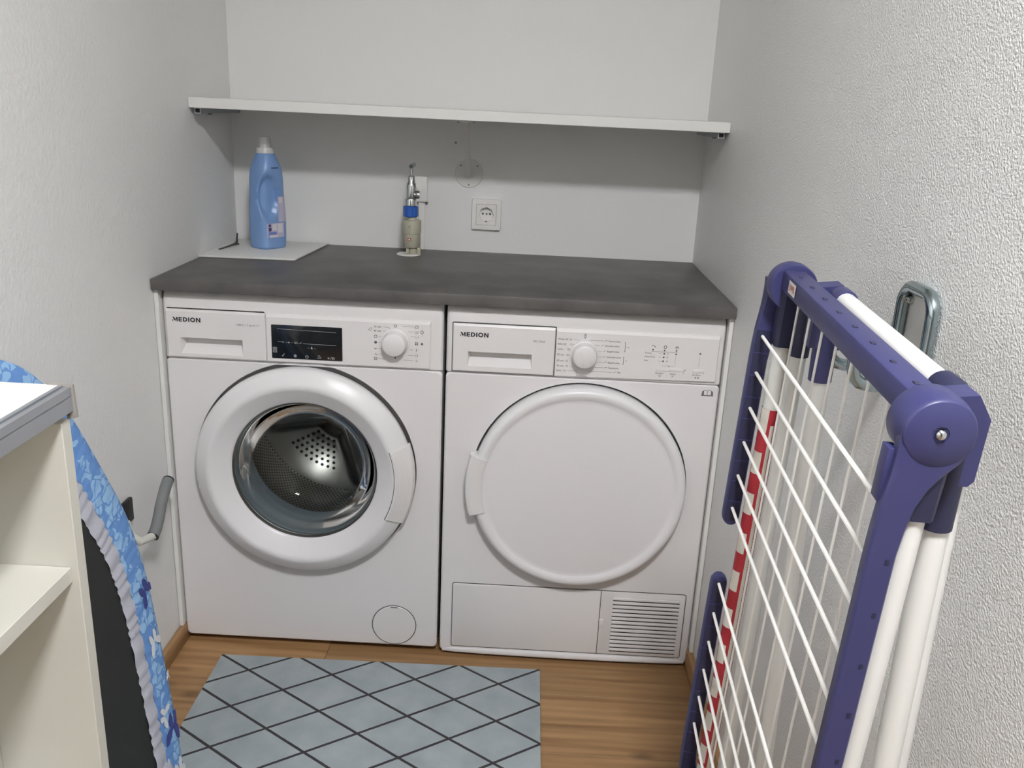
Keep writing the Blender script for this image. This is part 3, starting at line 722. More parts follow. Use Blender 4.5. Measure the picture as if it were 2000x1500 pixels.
MB().box(1.0060, 1.1600, -.0024, -.0016, .0335, .1790).build('vent_slot_ground', m_black, gpo, smooth=0)
n = 14; ph = (.1790-.0335)/n; slat0 = None
for k in range(n):
    z = .0335+ph*(k+.5)
    if slat0 is None:
        slat0 = MB().rings([[(x, yy, zz) for yy, zz in ((-.0022, -ph*.5+.0028), (-.0040, -ph*.5+.0030), (-.0066, ph*.05), (-.0062, ph*.5-.0006), (-.0022, ph*.5-.0001))] for x in (-.0770, .0770)]).build('vent_slat', m_white_plastic, gpo, loc=(0, 0, 0), smooth=30)
        slat0.location = Vector((1.083, 0, z))-root_loc(gpo)
    else: copy_part(slat0, (1.083, 0, z), gpo)
MB().box(.9775, .9880, -.0035, -.001, .0955, .1190, .001).build('flap_latch', m_white_plastic, gpo)

# ------------------------------------------------------------------ floor mat
rg = MB(); rg.prism([(.1035, -.0600), (.8450, -.0500), (.8470, -.95), (.1030, -.95)], .0002, .0075, 'xy', .002)
tag(rg.build('floor_mat', m_rug, loc=(.2781, -.1766, 0)), 'grey-blue floor mat with dark diamond lattice lying before the machines', 'mat')

# ------------------------------------------------------------------ wall shelf
sh = thing('wall_shelf', (.595, .39, 1.217), 'white shelf board across the alcove above the worktop', 'shelf')
MB().box(XL+.0005, XR-.0005, .2457, YB-.0005, 1.2168, 1.2392, .001, 1).build('shelf_board', m_melamine, sh)
def rail(x0, x1):
    b = MB(); O = ((x0, 1.2045), (x1, 1.2045), (x1, 1.2166), (x0, 1.2166)); t = .0016
    I = ((x0+t, 1.2045+t), (x1-t, 1.2045+t), (x1-t, 1.2166-t), (x0+t, 1.2166-t))
    b.rings([[(x, .34, z) for x, z in I], [(x, .257, z) for x, z in I], [(x, .257, z) for x, z in O], [(x, YB-.001, z) for x, z in O]], cap0=True, cap1=True)
    o = b.build('support_rail', m_alu, sh, smooth=0)
    MB().box((x0+x1)/2-.004, (x0+x1)/2+.004, .33, .338, 1.2012, 1.2046, .001).build('rail_screw', m_dark_steel, o)
    MB().box(x0+t, x1-t, .262, .266, 1.2045+t, 1.2166-t).build('end_hollow_shade', m_black, o, smooth=0)  # black fill paints the dark inside of the open tube end
rail(XL+.010, XL+.024); rail(XR-.024, XR-.010)
st = thing('shelf_strut', (.603, YB, 1.081), 'white slanting shelf strut with round screwed wall plate above the socket', 'bracket')
pl = MB().lathe([(.0365, 0), (.0365, -.0018), (.0355, -.0028), (.0001, -.003)], (.603, YB, 1.081), 'y', 48).build('wall_plate', m_painted, st)
for a in (math.radians(42), math.radians(138), math.radians(270)):
    MB().lathe([(.0022, .0), (.0022, -.0012), (.0001, -.0016)], (.603+.029*math.cos(a), YB-.003, 1.081+.029*math.sin(a)), 'y', 10).build('screw', m_dark_steel, pl)
MB().tube([(.603, YB-.003, 1.078), (.604, .515, 1.082), (.611, .285, 1.208), (.611, .268, 1.2150)], .0072, 14).build('strut_pole', m_painted, st)
ft = MB().box(.588, .634, .262, .300, 1.2135, 1.2166, .001).build('head_plate', m_painted, st)
for x in (.593, .629): MB().lathe([(.003, 0), (.003, -.0018), (.0001, -.0024)], (x, .281, 1.2135), 'z', 10).build('screw', m_dark_steel, ft)

# ------------------------------------------------------------------ socket, junction box, conduit
so = thing('wall_socket', (.652, YB, .979), 'white framed wall socket with round recess above the worktop', 'socket')
sx, sz = .652, .9785
b = MB(); O = rrect(sx-.0385, sx+.0385, sz-.0400, sz+.0400, .004, 3); O2 = rrect(sx-.0375, sx+.0375, sz-.0390, sz+.0390, .004, 3); I = rrect(sx-.0265, sx+.0265, sz-.0270, sz+.0270, .0015, 3)
b.rings([[(x, YB, z) for x, z in O], [(x, YB-.008, z) for x, z in O], [(x, YB-.0108, z) for x, z in O2], [(x, YB-.0114, z) for x, z in I], [(x, YB-.0005, z) for x, z in I]], cap0=False, cap1=False)
b.build('socket_frame', m_socket, so, smooth=30)
b = MB(); O = dense_rrect(sx-.0258, sx+.0258, sz-.0263, sz+.0263, .0015, (sx, sz)); R = .0195
n_ = len(O); hole = [(sx+R*math.cos(a), sz+R*math.sin(a)) for a in [math.atan2(z-sz, x-sx) for x, z in O]]
b.rings([[(x, YB-.005, z) for x, z in O], [(x, YB-.0126, z) for x, z in O], [(x, YB-.0126, z) for x, z in hole], [(sx+(x-sx)*.97, YB-.0010, sz+(z-sz)*.97) for x, z in hole]], cap0=False, cap1=True)
ins = b.build('socket_insert', m_socket, so, smooth=40)
for dx in (-.0095, .0095): MB().lathe([(.0026, 0), (.0026, -.0006), (.0001, -.0006)], (sx+dx, YB-.0011, sz+.001), 'y', 12).build('pin_hole', m_black, ins)
MB().lathe([(.0026, 0), (.0024, -.001), (.0001, -.0012)], (sx, YB-.0011, sz+.001), 'y', 12).build('centre_screw', m_zinc, ins)
for dz in (-.0185, .0185): MB().box(sx-.0028, sx+.0028, YB-.0100, YB-.001, sz+dz-.0016, sz+dz+.0016).build('earth_clip', m_dark_steel, ins, smooth=0)
jb = thing('junction_box', (.480, YB, 1.037), 'small white junction box on the wall behind the water tap', 'junction box')
b = MB(); inset_plate(b, rrect(.4635, .4965, 1.0045, 1.0690, .003, 3), YB-.020, YB-.0005, .002); b.build('box_lid', m_socket, jb, smooth=30)
MB().box(.4925, .4985, YB-.008, YB-.001, .9985, 1.0040, .002).build('cable_gland', m_dark_steel, jb)
b = MB().box(.4745, .4905, YB-.012, YB-.0005, .8785, 1.0040, .0012, 1).build('cable_conduit', m_socket)
tag(b, 'slim white cable conduit running from junction box down to worktop', 'conduit')
b = MB().lathe([(.0032, 0), (.0032, -.0012), (.0001, -.0016)], (.5665, YB, 1.1565), 'y', 12).build('wall_plug', m_alu_cap)
tag(b, 'tiny grey wall plug left of the shelf strut', 'plug')

# ------------------------------------------------------------------ tap with water stop valve
tx0, ty0 = .4655, .437
tp = thing('water_tap', (tx0, ty0, .8785), 'chrome water tap with blue nut and beige water-stop cylinder on worktop', 'tap')
MB().lathe([(.0001, 0), (.0305, 0), (.0305, .0015), (.029, .0028), (.0001, .0034)], (.4615, ty0, .8785), 'z', 40).build('rosette', m_socket, tp)
wv = MB().lathe([(.0001, .8985), (.0210, .8985), (.0222, .9000), (.0222, .9320), (.0232, .9330), (.0238, .9420), (.0238, .9640), (.0230, .9662), (.0140, .9668), (.0115, .972), (.0110, .976), (.0001, .976)], (.4690, ty0, 0), 'z', 36).build('water_stop', m_beige, tp, smooth=40)
MB().lathe([(.0042, -.0005), (.0042, -.0025), (.0001, -.0026)], (.4660, ty0-.0222, .9200), 'y', 16).build('indicator', m_red, wv)
MB().lathe([(.0024, -.0005), (.0024, -.0035), (.0001, -.0036)], (.4660, ty0-.0222, .9200), 'y', 16).build('indicator_window', m_patch, wv)
MB().lathe([(.0030, -.0005), (.0030, -.0022), (.0001, -.0024)], (.4660, ty0-.0238, .9525), 'y', 12).build('button', m_alu_cap, wv)
cl = MB(); cl.lathe([(.0125, .8810), (.0135, .8830), (.0135, .8990)], (.4730, ty0, 0), 'z', 20); cl.box(.4560, .4640, ty0-.014, ty0-.006, .8830, .8990, .0015); cl.box(.4845, .4930, ty0-.012, ty0-.003, .8810, .8990, .0015)
cl.build('hose_coupling', m_beige, tp, smooth=40)
ng = 12; rs = []
for z, k in ((.9745, .88), (.9765, 1), (.9990, 1), (1.0010, .9)):
    rs.append([(tx0+(.0190 if j % 2 else .0180)*k*math.cos(PI*j/ng), ty0+(.0190 if j % 2 else .0180)*k*math.sin(PI*j/ng), z) for j in range(2*ng)])
part_label(MB().rings(rs).build('union_nut', m_tapblue, tp, smooth=25), 'bright blue ribbed plastic union nut')
MB().lathe([(.0001, 1.0005), (.0135, 1.0005), (.0150, 1.0025), (.0150, 1.0170), (.0140, 1.0190), (.0120, 1.0195)], (tx0, ty0, 0), 'z', 30).build('collar', m_chrome, tp)
bd = MB(); bd.lathe([(.0120, 1.0190), (.0128, 1.0230), (.0128, 1.0460), (.0118, 1.0500), (.0112, 1.0560), (.0085, 1.0600), (.0078, 1.0740), (.0050, 1.0755), (.0001, 1.0760)], (tx0+.001, ty0, 0), 'z', 30)
bd.tube([(tx0, ty0+.008, 1.033), (tx0, YB-.001, 1.033)], .0095, 16)
bd.lathe([(.0001, .006), (.0100, .006), (.0105, .014), (.0092, .019), (.0001, .0195)], (tx0+.004, ty0-.004, 1.030), 'x', 20)
bdo = bd.build('tap_body', m_chrome, tp, smooth=40)
hn = MB(); hn.lathe([(.0034, 1.0745), (.0034, 1.0980), (.0030, 1.1005)], (tx0+.001, ty0, 0), 'z', 14, cap=True)
hn.tube([(tx0+.001, ty0-.010, 1.0985), (tx0+.002, ty0-.002, 1.1000), (tx0+.005, ty0+.012, 1.1010)], [.0052, .0045, .0060], 14)
hn.build('tap_handle', m_chrome, tp, smooth=50)

# ------------------------------------------------------------------ board, hook pin, bottle
b = MB(); b.prism([(-.0115, .2500), (.2070, .2620), (.2150, .2650), (.2350, .5245), (-.0115, .5245)], .8788, .8832, 'xy', .001)
tag(b.build('board_sheet', m_board), 'thin off-white board lying on left corner of worktop under bottle', 'board')
b = MB(); b.tube([(.0085, .336, .8852), (.0150, .375, .8858), (.0205, .420, .8866), (.0210, .430, .8890), (.0185, .440, .8960), (.0160, .452, .9080)], [.0016, .0022, .0030, .0034, .0026, .0022], 8)
b.tube([(.0150, .428, .8860), (.0290, .420, .8860)], .0022, 8)
tag(b.build('metal_latch', m_dark_steel), 'small bent grey metal latch on the white board by left wall', 'latch')
BZ = .8834
bt = thing('softener_bottle', (.107, .412, BZ), 'blue plastic laundry softener bottle with pale screw cap on worktop', 'bottle')
TH = math.radians(-33); BC = Vector((.1075, .4150))
ea = Vector((math.cos(TH), math.sin(TH))); eb = Vector((-math.sin(TH), math.cos(TH)))
SEC = [(0, 0.0599, 0.0733), (0.0039, 0.0644, 0.0777), (0.0289, 0.0666, 0.0799), (0.0724, 0.0672, 0.0805), (0.0965, 0.0655, 0.0788), (0.1255, 0.0622, 0.0755), (0.1544, 0.0616, 0.0733), (0.1737, 0.0633, 0.0710), (0.1911, 0.0649, 0.0666), (0.2046, 0.0627, 0.0611), (0.2181, 0.0566, 0.0533), (0.2277, 0.0500, 0.0466), (0.2316, 0.0422, 0.0422)]
NS = 64
def bsec(a, b, n):
    out = []
    for k in range(NS):
        t = 2*PI*k/NS; c, s = math.cos(t), math.sin(t)
        out.append((math.copysign(abs(c)**(2/n), c)*a/2, math.copysign(abs(s)**(2/n), s)*b/2))
    return out
def bottle_pt(x, y): q = BC+ea*x+eb*y; return (q.x, q.y)
def interp(h):
    for (h0, a0, b0), (h1, a1, b1) in zip(SEC, SEC[1:]):
        if h <= h1: t = (h-h0)/(h1-h0); return a0+(a1-a0)*t, b0+(b1-b0)*t
    return SEC[-1][1:]
bm_ = MB(); rs = []; hs = [0, .002, .005]+[.006*k for k in range(1, 38)]+[.2277, .2316]
dimdir = Vector((.28, -.96)).normalized()
for h in hs:
    a, b2 = interp(h); nexp = 4.2 if h < .174 else 4.2-2.1*min(1, (h-.174)/.048)
    ring = []
    for x, y in bsec(a, b2, nexp):
        px, py = bottle_pt(x, y)
        # finger dimple pressed into the side that faces the room
        d = Vector((px, py))-BC; sx_ = d.x*(-dimdir.y)+d.y*dimdir.x; fr_ = d.dot(dimdir)
        q = ((sx_-.003)/.0245)**2+((h-.128)/.056)**2
        if fr_ > 0 and q < 1:
            k = min(1, (1-q)/.45); k = k*k*(3-2*k); px -= dimdir.x*.017*k; py -= dimdir.y*.017*k
        ring.append((px, py, BZ+h))
    rs.append(ring)
bm_.rings(rs); bo = bm_.build('bottle_body', m_blue_bottle, bt, smooth=70)
cpx, cpy = BC
MB().lathe([(.0001, .238), (.0200, .238), (.0215, .240), (.0215, .2480), (.0200, .2530), (.0165, .2535)], (cpx, cpy, BZ-.0085), 'z', 40).build('cap_collar', m_cap, bt)
rs = []
for h, r in ((.2530, .0150), (.2545, .0148), (.2760, .0140), (.2790, .0130), (.2795, .0100), (.2770, .0095)):
    rs.append([(cpx+(r+(.0004 if j % 2 else 0))*math.cos(2*PI*j/40), cpy+(r+(.0004 if j % 2 else 0))*math.sin(2*PI*j/40), BZ-.0085+h) for j in range(40)])
MB().rings(rs).build('screw_cap', m_cap, bt, smooth=50)
def label_patch(y0, y1, h0, h1, m, name, par, off=.0005, ny=5, nh=8):
    b = MB(); vs = []
    for i in range(nh+1):
        h = h0+(h1-h0)*i/nh; a, bb = interp(h)
        for j in range(ny+1):
            y = y0+(y1-y0)*j/ny; t = max(0, 1-(abs(y)/(bb/2))**4.2)**(1/4.2); x = a/2*t+off
            # the label wraps the face that looks to the right
            px, py = bottle_pt(x, y); vs.append((px, py, BZ+h))
    b.add(vs, [(i*(ny+1)+j, i*(ny+1)+j+1, (i+1)*(ny+1)+j+1, (i+1)*(ny+1)+j) for i in range(nh) for j in range(ny)])
    return b.build(name, m, par, smooth=60)
lb = label_patch(-.030, .034, .028, .064, m_label, 'label', bt)
part_label(lb, 'pale lilac printed label')
label_patch(.006, .034, .066, .128, m_label, 'upper_label', bt)
for (a, b2, c, d, m_) in ((-.025, -.018, .045, .054, m_purple), (-.025, -.019, .056, .062, m_purple), (-.015, -.001, .046, .062, m_label_white), (-.024, -.002, .036, .043, m_label_blue), (-.024, .002, .030, .0345, m_label_white), (.002, .018, .040, .062, m_label_white), (.010, .022, .112, .126, m_label_white)):
    label_patch(a, b2, c, d, m_, 'label_print', lb, .0009, 3, 3)
nt_ = MB(); h = .198
for k in range(1): nt_.tube([(*bottle_pt(.0322, -.010), BZ+h), (*bottle_pt(.0326, .010), BZ+h)], .0010, 6)
nt_.build('cap_notch', m_navy, bt)

# ------------------------------------------------------------------ foam-sleeved hook on the left wall
fh = thing('wall_hook', (XL, -.20, .42), 'grey foam-sleeved wall hook low on left wall beside washing machine', 'hook')
MB().box(XL+.0005, XL+.009, -.245, -.201, .418, .468, .003).build('hook_plate', m_black, fh)
MB().tube([(XL+.006, -.235, .428), (.006, -.245, .405), (.022, -.240, .388), (.032, -.205, .383), (.032, -.185, .392)], .0085, 14).build('hook_tube', m_lightgrey, fh)
fs = MB().tube([(.031, -.202, .381), (.032, -.186, .391), (.032, -.172, .406), (.030, -.150, .428), (.028, -.118, .452), (.027, -.100, .461)], .0118, 18).build('foam_sleeve', m_foam, fh)
MB().tube([(.0305, -.2035, .3797), (.0312, -.2000, .3820)], .0122, 18).build('sleeve_ring', m_black, fh)
MB().tube([(.0275, -.101, .4605), (.0272, -.0985, .4615)], .0121, 18).build('sleeve_ring', m_black, fh)
wh = thing('peg_hook', (XL, -.60, .905), 'white wall peg above the top of the ironing board', 'hook')
MB().box(XL+.0005, XL+.006, -.650, -.610, .86, .93, .002).build('peg_plate', m_socket, wh)
MB().tube([(XL+.004, -.63, .895), (.004, -.63, .895), (.018, -.628, .892)], [.008, .0075, .008], 12).build('peg', m_socket, wh)

# ------------------------------------------------------------------ ironing board standing on end against the left wall
ib = thing('ironing_board', (.13, -.56, 0), 'ironing board with blue floral cover standing on end against left wall', 'ironing board')
EDGE = [(-.82, .930), (-.78, .932), (-.745, .923), (-.710, .908), (-.660, .883), (-.616, .844), (-.574, .789), (-.522, .681), (-.472, .570), (-.450, .452), (-.450, .320), (-.452, .190), (-.458, .060), (-.466, .008)]
NEAR = [(-.56, .006), (-.78, .006), (-.845, .012), (-.870, .10), (-.882, .30), (-.890, .50), (-.892, .70), (-.888, .82), (-.875, .885), (-.850, .918)]
poly = EDGE+NEAR
def chaikin(P, n=2):
    for _ in range(n):
        Q = []
        for i in range(len(P)):
            a, b = P[i], P[(i+1) % len(P)]
            Q += [(a[0]*.75+b[0]*.25, a[1]*.75+b[1]*.25), (a[0]*.25+b[0]*.75, a[1]*.25+b[1]*.75)]
        P = Q
    return P
def resample(P, step):
    out = []; 
    for i in range(len(P)):
        a, b = P[i], P[(i+1) % len(P)]; L = math.dist(a, b); k = max(1, round(L/step))
        for j in range(k): out.append((a[0]+(b[0]-a[0])*j/k, a[1]+(b[1]-a[1])*j/k))
    return out
OUT = resample(chaikin(poly, 2), .006)
N_ = len(OUT)
def nrm(i):
    a, b = OUT[i-3], OUT[(i+3) % N_]; t = Vector((b[0]-a[0], b[1]-a[1])).normalized()
    return Vector((-t.y, t.x))      # sign fixed below
cen = Vector((sum(p[0] for p in OUT)/N_, sum(p[1] for p in OUT)/N_))
NV = []
for i in range(N_):
    n = nrm(i); 
    if n.dot(cen-Vector(OUT[i])) < 0: n = -n
    NV.append(n)
def xp(z): return .180-.105*z           # room-side face of the leaning board
def ibp(i, ins, dx):
    p = Vector(OUT[i])+NV[i]*ins; return (xp(p.y)+dx, p.x, p.y)
# cover: from the ironing face round the rim to the underside
PROF = [(.10, -.034), (.02, -.034), (.008, -.032), (.001, -.024), (-.001, -.016), (.001, -.007), (.006, -.001), (.020, .0016), (.040, .0022), (.058, .0020), (.070, .0012)]
b = MB(); rs = []
for k, (ins, dx) in enumerate(PROF):
    rs.append([ibp(i, ins, dx+(.0008*math.sin(i*1.9)*(k >= 7))) for i in range(N_)])
b.rings(rs, cap0=True, cap1=False); cv = b.build('cover', m_floral, ib, smooth=60)
b = MB(); rs = []
for k, (ins, dx) in enumerate(((.068, .0014), (.074, .0022), (.086, .0026), (.098, .0022), (.103, .0006))):
    rs.append([ibp(i, ins+.0006*math.sin(i*.9), dx+.0016*math.sin(i*1.3+math.sin(i*.37)*2)) for i in range(N_)])
b.rings(rs, cap0=False, cap1=False); b.build('elastic_hem', m_hem, ib, smooth=70)
b = MB(); b.rings([[ibp(i, .090, -.022) for i in range(N_)], [ibp(i, .090, -.0005) for i in range(N_)]]); b.build('board_core', m_boardblack, ib, smooth=30)
# butterflies printed on the cover's turned-over edge
def nearest(y, z): return min(range(N_), key=lambda i: math.hypot(OUT[i][0]-y, OUT[i][1]-z))
def butterfly(y, z, ins, size, m, rot):
    i = nearest(y, z); b = MB()
    wing = [(0, 0), (.25, .35), (.60, .70), (.95, .75), (1.0, .45), (.75, .10), (.45, -.02), (.62, -.25), (.55, -.62), (.32, -.75), (.10, -.45)]
    for sgn in (1, -1):
        P = []
        for a, c in wing:
            a *= sgn*size*.5; c *= size*.6
            ca, sa = math.cos(rot), math.sin(rot); a, c = a*ca-c*sa, a*sa+c*ca
            along = OUT[(i+int(round(c/.006))) % N_]; j = (i+int(round(c/.006))) % N_
            u = min(.066, max(.004, ins+a)); fr2 = c/.006-round(c/.006)
            dxx = .0034 if u > .012 else .0016
            q = ibp(j, u, dxx); t = Vector(OUT[(j+1) % N_])-Vector(OUT[j])
            P.append((q[0], q[1]+t.x*fr2, q[2]+t.y*fr2))
        b.add(P, [tuple(range(len(P)))])
    b.build('printed_butterfly', m, cv, smooth=0)
butterfly(-.452, .430, .028, .050, m_dkblue, .5); butterfly(-.456, .150, .026, .060, m_dkblue, -.3)
butterfly(-.450, .330, .034, .044, m_lace, .3); butterfly(-.452, .185, .050, .040, m_lace, 1.0); butterfly(-.462, .060, .030, .055, m_lace, .2); butterfly(-.450, .245, .010, .020, m_lace, -.2)

# ------------------------------------------------------------------ white shelf unit in the left foreground
YU, XU0, XU1, YN = -.900, .150, .276, -1.62
un = thing('shelf_unit', (.21, -1.26, 0), 'white open shelf unit with aluminium-edged top in left foreground', 'shelf unit')
MB().box(XU0, XU1-.002, YU-.0185, YU, .0, .9020, .0008, 1).build('side_board', m_cream, un)
MB().box(XU0, XU1-.002, YN, YN+.0185, .0, .9020, .0008, 1).build('side_board', m_cream, un)
MB().box(XU0-.004, XU0-.0002, YN, YU, .0, .9020).build('back_board', m_cream, un, smooth=0)
MB().box(XU0, XU1-.010, YN+.019, YU-.019, .7080, .7270, .0006, 1).build('shelf_board', m_cream, un)
MB().box(XU0, XU1-.010, YN+.019, YU-.019, .3600, .3790, .0006, 1).build('shelf_board', m_cream, un)
MB().box(XU0, XU1-.004, YN+.019, YU-.019, .0400, .0590, .0006, 1).build('bottom_board', m_cream, un)
MB().box(XU0-.004, XU1-.010, YN, YU, .9022, .9405, .0006, 1).build('top_board', m_melamine, un)
pr = MB(); P = [(XU1-.0098, .9120), (XU1-.0098, .9405), (XU1-.005, .9405), (XU1-.005, .9380), (XU1-.002, .9380), (XU1-.002, .9395), (XU1+.004, .9395), (XU1+.004, .9300), (XU1+.0025, .9290), (XU1+.004, .9280), (XU1+.004, .9120)]
pr.rings([[(x, yy, z) for x, z in P] for yy in (YN, YU-.002)])
pro = pr.build('edge_profile', m_alu, un, smooth=0)
ec = MB().prism([(XU1-.022, .9420), (XU1+.0060, .9420), (XU1+.0075, .9040), (XU1-.004, .9020), (XU1-.004, .9400), (XU1-.022, .9408)], YU-.0022, YU+.0012, 'xz').build('end_cap', m_alu_cap, un, smooth=0)
MB().box(XU1-.0030, XU1-.0005, YU-.0045, YU-.0020, .9065, .9090).build('cap_rivet', m_dark_steel, ec, smooth=0)

# ------------------------------------------------------------------ drying rack folded flat and hung on the right wall
O_ = Vector((1.06, -.754, .999)); U_ = Vector((-.034, -.998, -.043)).normalized(); V_ = Vector((-.027, .044, -.999)); V_ = (V_-U_*V_.dot(U_)).normalized()
Nn = U_.cross(V_)
if Nn.x < 0: Nn = -Nn
def RK(a, b, c): return O_+U_*a+V_*b+Nn*c       # a towards the camera, b down, c towards the wall
def RB(): return MB(RK)
rk = thing('drying_rack', RK(.225, .68, .03), 'folded navy blue and white drying rack hanging on the right wall', 'drying rack')
SP = .0470; WL = .452
CH = .020                                        # plane of the main frame behind the wing wires
VT, VB = -.068, .735
def hinge(a, v, name):
    s = 1 if a > .2 else -1                      # outer side
    b = RB(); c = (a, v, CH)
    prof = [(.0265, -.020), (.0275, -.018), (.0275, .000), (.0265, .0030), (.0262, .0085), (.0252, .0112), (.0240, .0122), (.0060, .0124), (.0055, .0106), (.0003, .0106)]
    rs = [[(a+s*h, v+r*math.cos(2*PI*k/48), CH+r*math.sin(2*PI*k/48)) for k in range(48)] for r, h in prof]
    b.rings(rs); o = b.build(name, m_navy, rk, smooth=40)
    b = RB(); rs = [[(a+s*h, v+r*math.cos(2*PI*k/20), CH+r*math.sin(2*PI*k/20)) for k in range(20)] for r, h in ((.0042, .0100), (.0042, .0128), (.0034, .0146), (.0018, .0156), (.0002, .0159))]
    b.rings(rs, cap0=True); b.build('rivet', m_chrome, o)
    return o
A0, A1 = .006, .446
hF = hinge(A0, VT, 'hinge_disc'); hN = hinge(A1, VT, 'hinge_disc'); hFb = hinge(A0, VB, 'hinge_disc'); hNb = hinge(A1, VB, 'hinge_disc')
# end bars that carry the long wires
for v in (VT, VB):
    b = RB(); b.box(A0-.004, A1-.004, v-.0145-.012*(v < 0)+.012*(v > 0)+.006, v+.0145-.012*(v < 0)+.012*(v > 0)-.006*0, CH-.0155, CH+.0115, .003, 2)
    o = b.build('end_bar', m_navy, rk)
    if v == VT:
        for k in range(8):
            a = .057+.0503*k
            RB().box(a-.0030, a+.0030, v-.0215, v-.0200, CH-.006, CH-.0015, .0004, 1).build('wire_notch', m_navy_in, o)
        stk = RB(); stk.add([(A0+.055, v-.017, CH-.0161), (A0+.055, v-.003, CH-.0161), (A0+.085, v-.003, CH-.0161), (A0+.085, v-.017, CH-.0161)], [(0, 1, 2, 3)])
        so_ = stk.build('sticker', m_patch, o, smooth=0); part_label(so_, 'small white sticker with red print')
        b = MB(); text_into(b, 'JUWEL', 0, 0, .0090, 0, 'CENTER', .85, .0002)
        b2 = RB(); b2.add([(A0+.070+x, v-.010-z, CH-.0163) for x, _, z in b.v], b.f); b2.build('sticker_print', m_red, o, smooth=0, recalc=False)
# wing arms: tapered blade from the hinge disc
AC, AH = .0010, .0108
def arm(a, v0, sgn, L):
    s = 1 if a > .2 else -1
    b = RB(); rs = []
    tab = [(-.004, .0262, CH), (.010, .0255, CH), (.022, .0225, CH-.003), (.032, .0185, CH-.0075), (.044, .0150, CH-.012), (.060, .0125, CH-.0160), (.080, AH+.0006, AC+.0010), (.10, AH, AC), (L-.012, AH, AC), (L-.006, AH*.92, AC), (L-.002, AH*.66, AC), (L, AH*.3, AC)]
    for t, hw, cc in tab:
        v = v0+sgn*t
        rs.append([(a+s*p, v, cc+q*hw) for p, q in ((.002, -1), (.0105, -1), (.0125, -.85), (.0125, .85), (.0105, 1), (.002, 1), (-.001, .85), (-.001, -.85))])
    b.rings(rs); return b.build('wing_arm', m_navy, rk, smooth=30)
arms = [arm(A0-.007, VT, 1, .328), arm(A1-.001, VT, 1, .340), arm(A0-.007, VB, -1, .395), arm(A1-.001, VB, -1, .395)]
for a_ in (0, 2):
    ar = arms[a_]; lo_, hi_ = sorted((VT+.060, VT+.322)) if a_ == 0 else sorted((VB-.060, VB-.389))
    b = RB(); w_ = AH-.0022
    b.box(A0-.0075, A0-.0052, lo_, hi_, AC-w_, AC+w_); b.build('arm_channel', m_navy_in, ar, smooth=0)  # darker navy puts the shade of the arm's inner face into its colour
    n = 9
    for k in range(1, n):
        v = lo_+(hi_-lo_)*k/n; RB().box(A0-.0056, A0-.0044, v-.0007, v+.0007, AC-w_, AC+w_).build('channel_web', m_navy, ar, smooth=0)
RB().box(A1-.010, A1+.004, VT+.017, VT+.060, AC-AH, AC-AH+.008, .001).build('arm_flange', m_navy, arms[1])
for k in range(6):
    RB().box(A1+.0112, A1+.0120, VT+.105+SP*k-.0022, VT+.105+SP*k+.0022, AC+.0030, AC+.0060).build('wire_notch', m_navy_in, arms[1], smooth=0)
wire0 = None
def wing_wire(v):
    global wire0
    b = RB(); b.tube([(-.004, v, 0.0), (WL+.003, v, 0.0)], .0021, 8); return b.build('wing_wire', m_wire, rk)
for k in range(6): wing_wire(SP*k)
for k in range(6): wing_wire(.3508+SP*k)
for k in range(8):
    a = .057+.0503*k
    b = RB(); b.tube([(a, VT-.002, CH), (a, VB+.002, CH)], .0014, 8); b.build('frame_wire', m_wire, rk)
# main frame tubes and their sockets
for a in (A0+.010, A1-.006):
    b = RB(); b.tube([(a, VT+.03, CH+.002), (a, VB-.03, CH+.002)], .0108, 20); b.build('frame_tube', m_whitetube, rk)
    for v0, sg in ((VT, 1), (VB, -1)):
        b = RB(); b.rings([[(a+hw*q, v0+sg*t, CH+.002+hd*p) for q, p in ((-1, -.7), (-.7, -1), (.7, -1), (1, -.7), (1, .7), (.7, 1), (-.7, 1), (-1, .7))] for t, hw, hd in ((.000, .0150, .0140), (.040, .0140, .0135), (.072, .0130, .0128))])
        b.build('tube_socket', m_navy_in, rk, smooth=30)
# U-shaped leg frame folded behind, joined by blue corner pieces
LC, LV = .047, VT-.012
def leg_frame(a0, a1, v0, c0, c1, rr, v1):
    R = .020
    pts = [(a0, v1, c1), (a0, v0+.05, c0)]
    pts += [(a0+R-R*math.cos(t), v0+R-R*math.sin(t), c0) for t in (0, .4, .8, 1.2, PI/2)]
    pts += [(a1-R+R*math.sin(t), v0+R-R*math.cos(t), c0) for t in (0, .4, .8, 1.2, PI/2)] + [(a1, v0+.05, c0), (a1, v1, c1)]
    b = RB(); b.tube(pts, rr, 18); return b.build('leg_tube', m_whitetube, rk, smooth=60)
leg_frame(.090, .424, LV, LC, .085, .0105, VB-.03)
for a, c0, c1 in ((.034, .036, .046), (.414, .058, .100)):
    b = RB(); b.tube([(a, VT+(.03 if a < .2 else .05), c0), (a, VB-.05, c1)], .0098, 18); b.build('leg_tube', m_whitetube, rk, smooth=60)
for a, sgn in ((.090, 1), (.424, -1)):
    b = RB(); v = LV; c = LC
    b.tube([(a, v+.100, c+.002), (a, v+.050, c), (a, v+.026, c), (a+sgn*.006, v+.009, c), (a+sgn*.024, v, c), (a+sgn*.040, v, c)], [.0128, .0132, .0136, .0142, .0136, .0130], 20)
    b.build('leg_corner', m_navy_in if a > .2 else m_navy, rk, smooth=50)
    b = RB()
    P = [(LV-.008, CH+.006), (LV-.012, LC+.004), (LV+.006, LC+.016), (LV+.055, LC+.016), (LV+.060, LC+.012), (LV+.060, CH+.006)]
    b.rings([[(a+d, p, q) for p, q in P] for d in (-.012, .012)]); b.build('leg_bracket', m_navy, rk, smooth=0)
b = RB(); b.tube([(.034, VT+.000, .036), (.034, VT+.078, .037)], [.0120, .0116], 16); b.build('tube_socket', m_navy_in, rk)
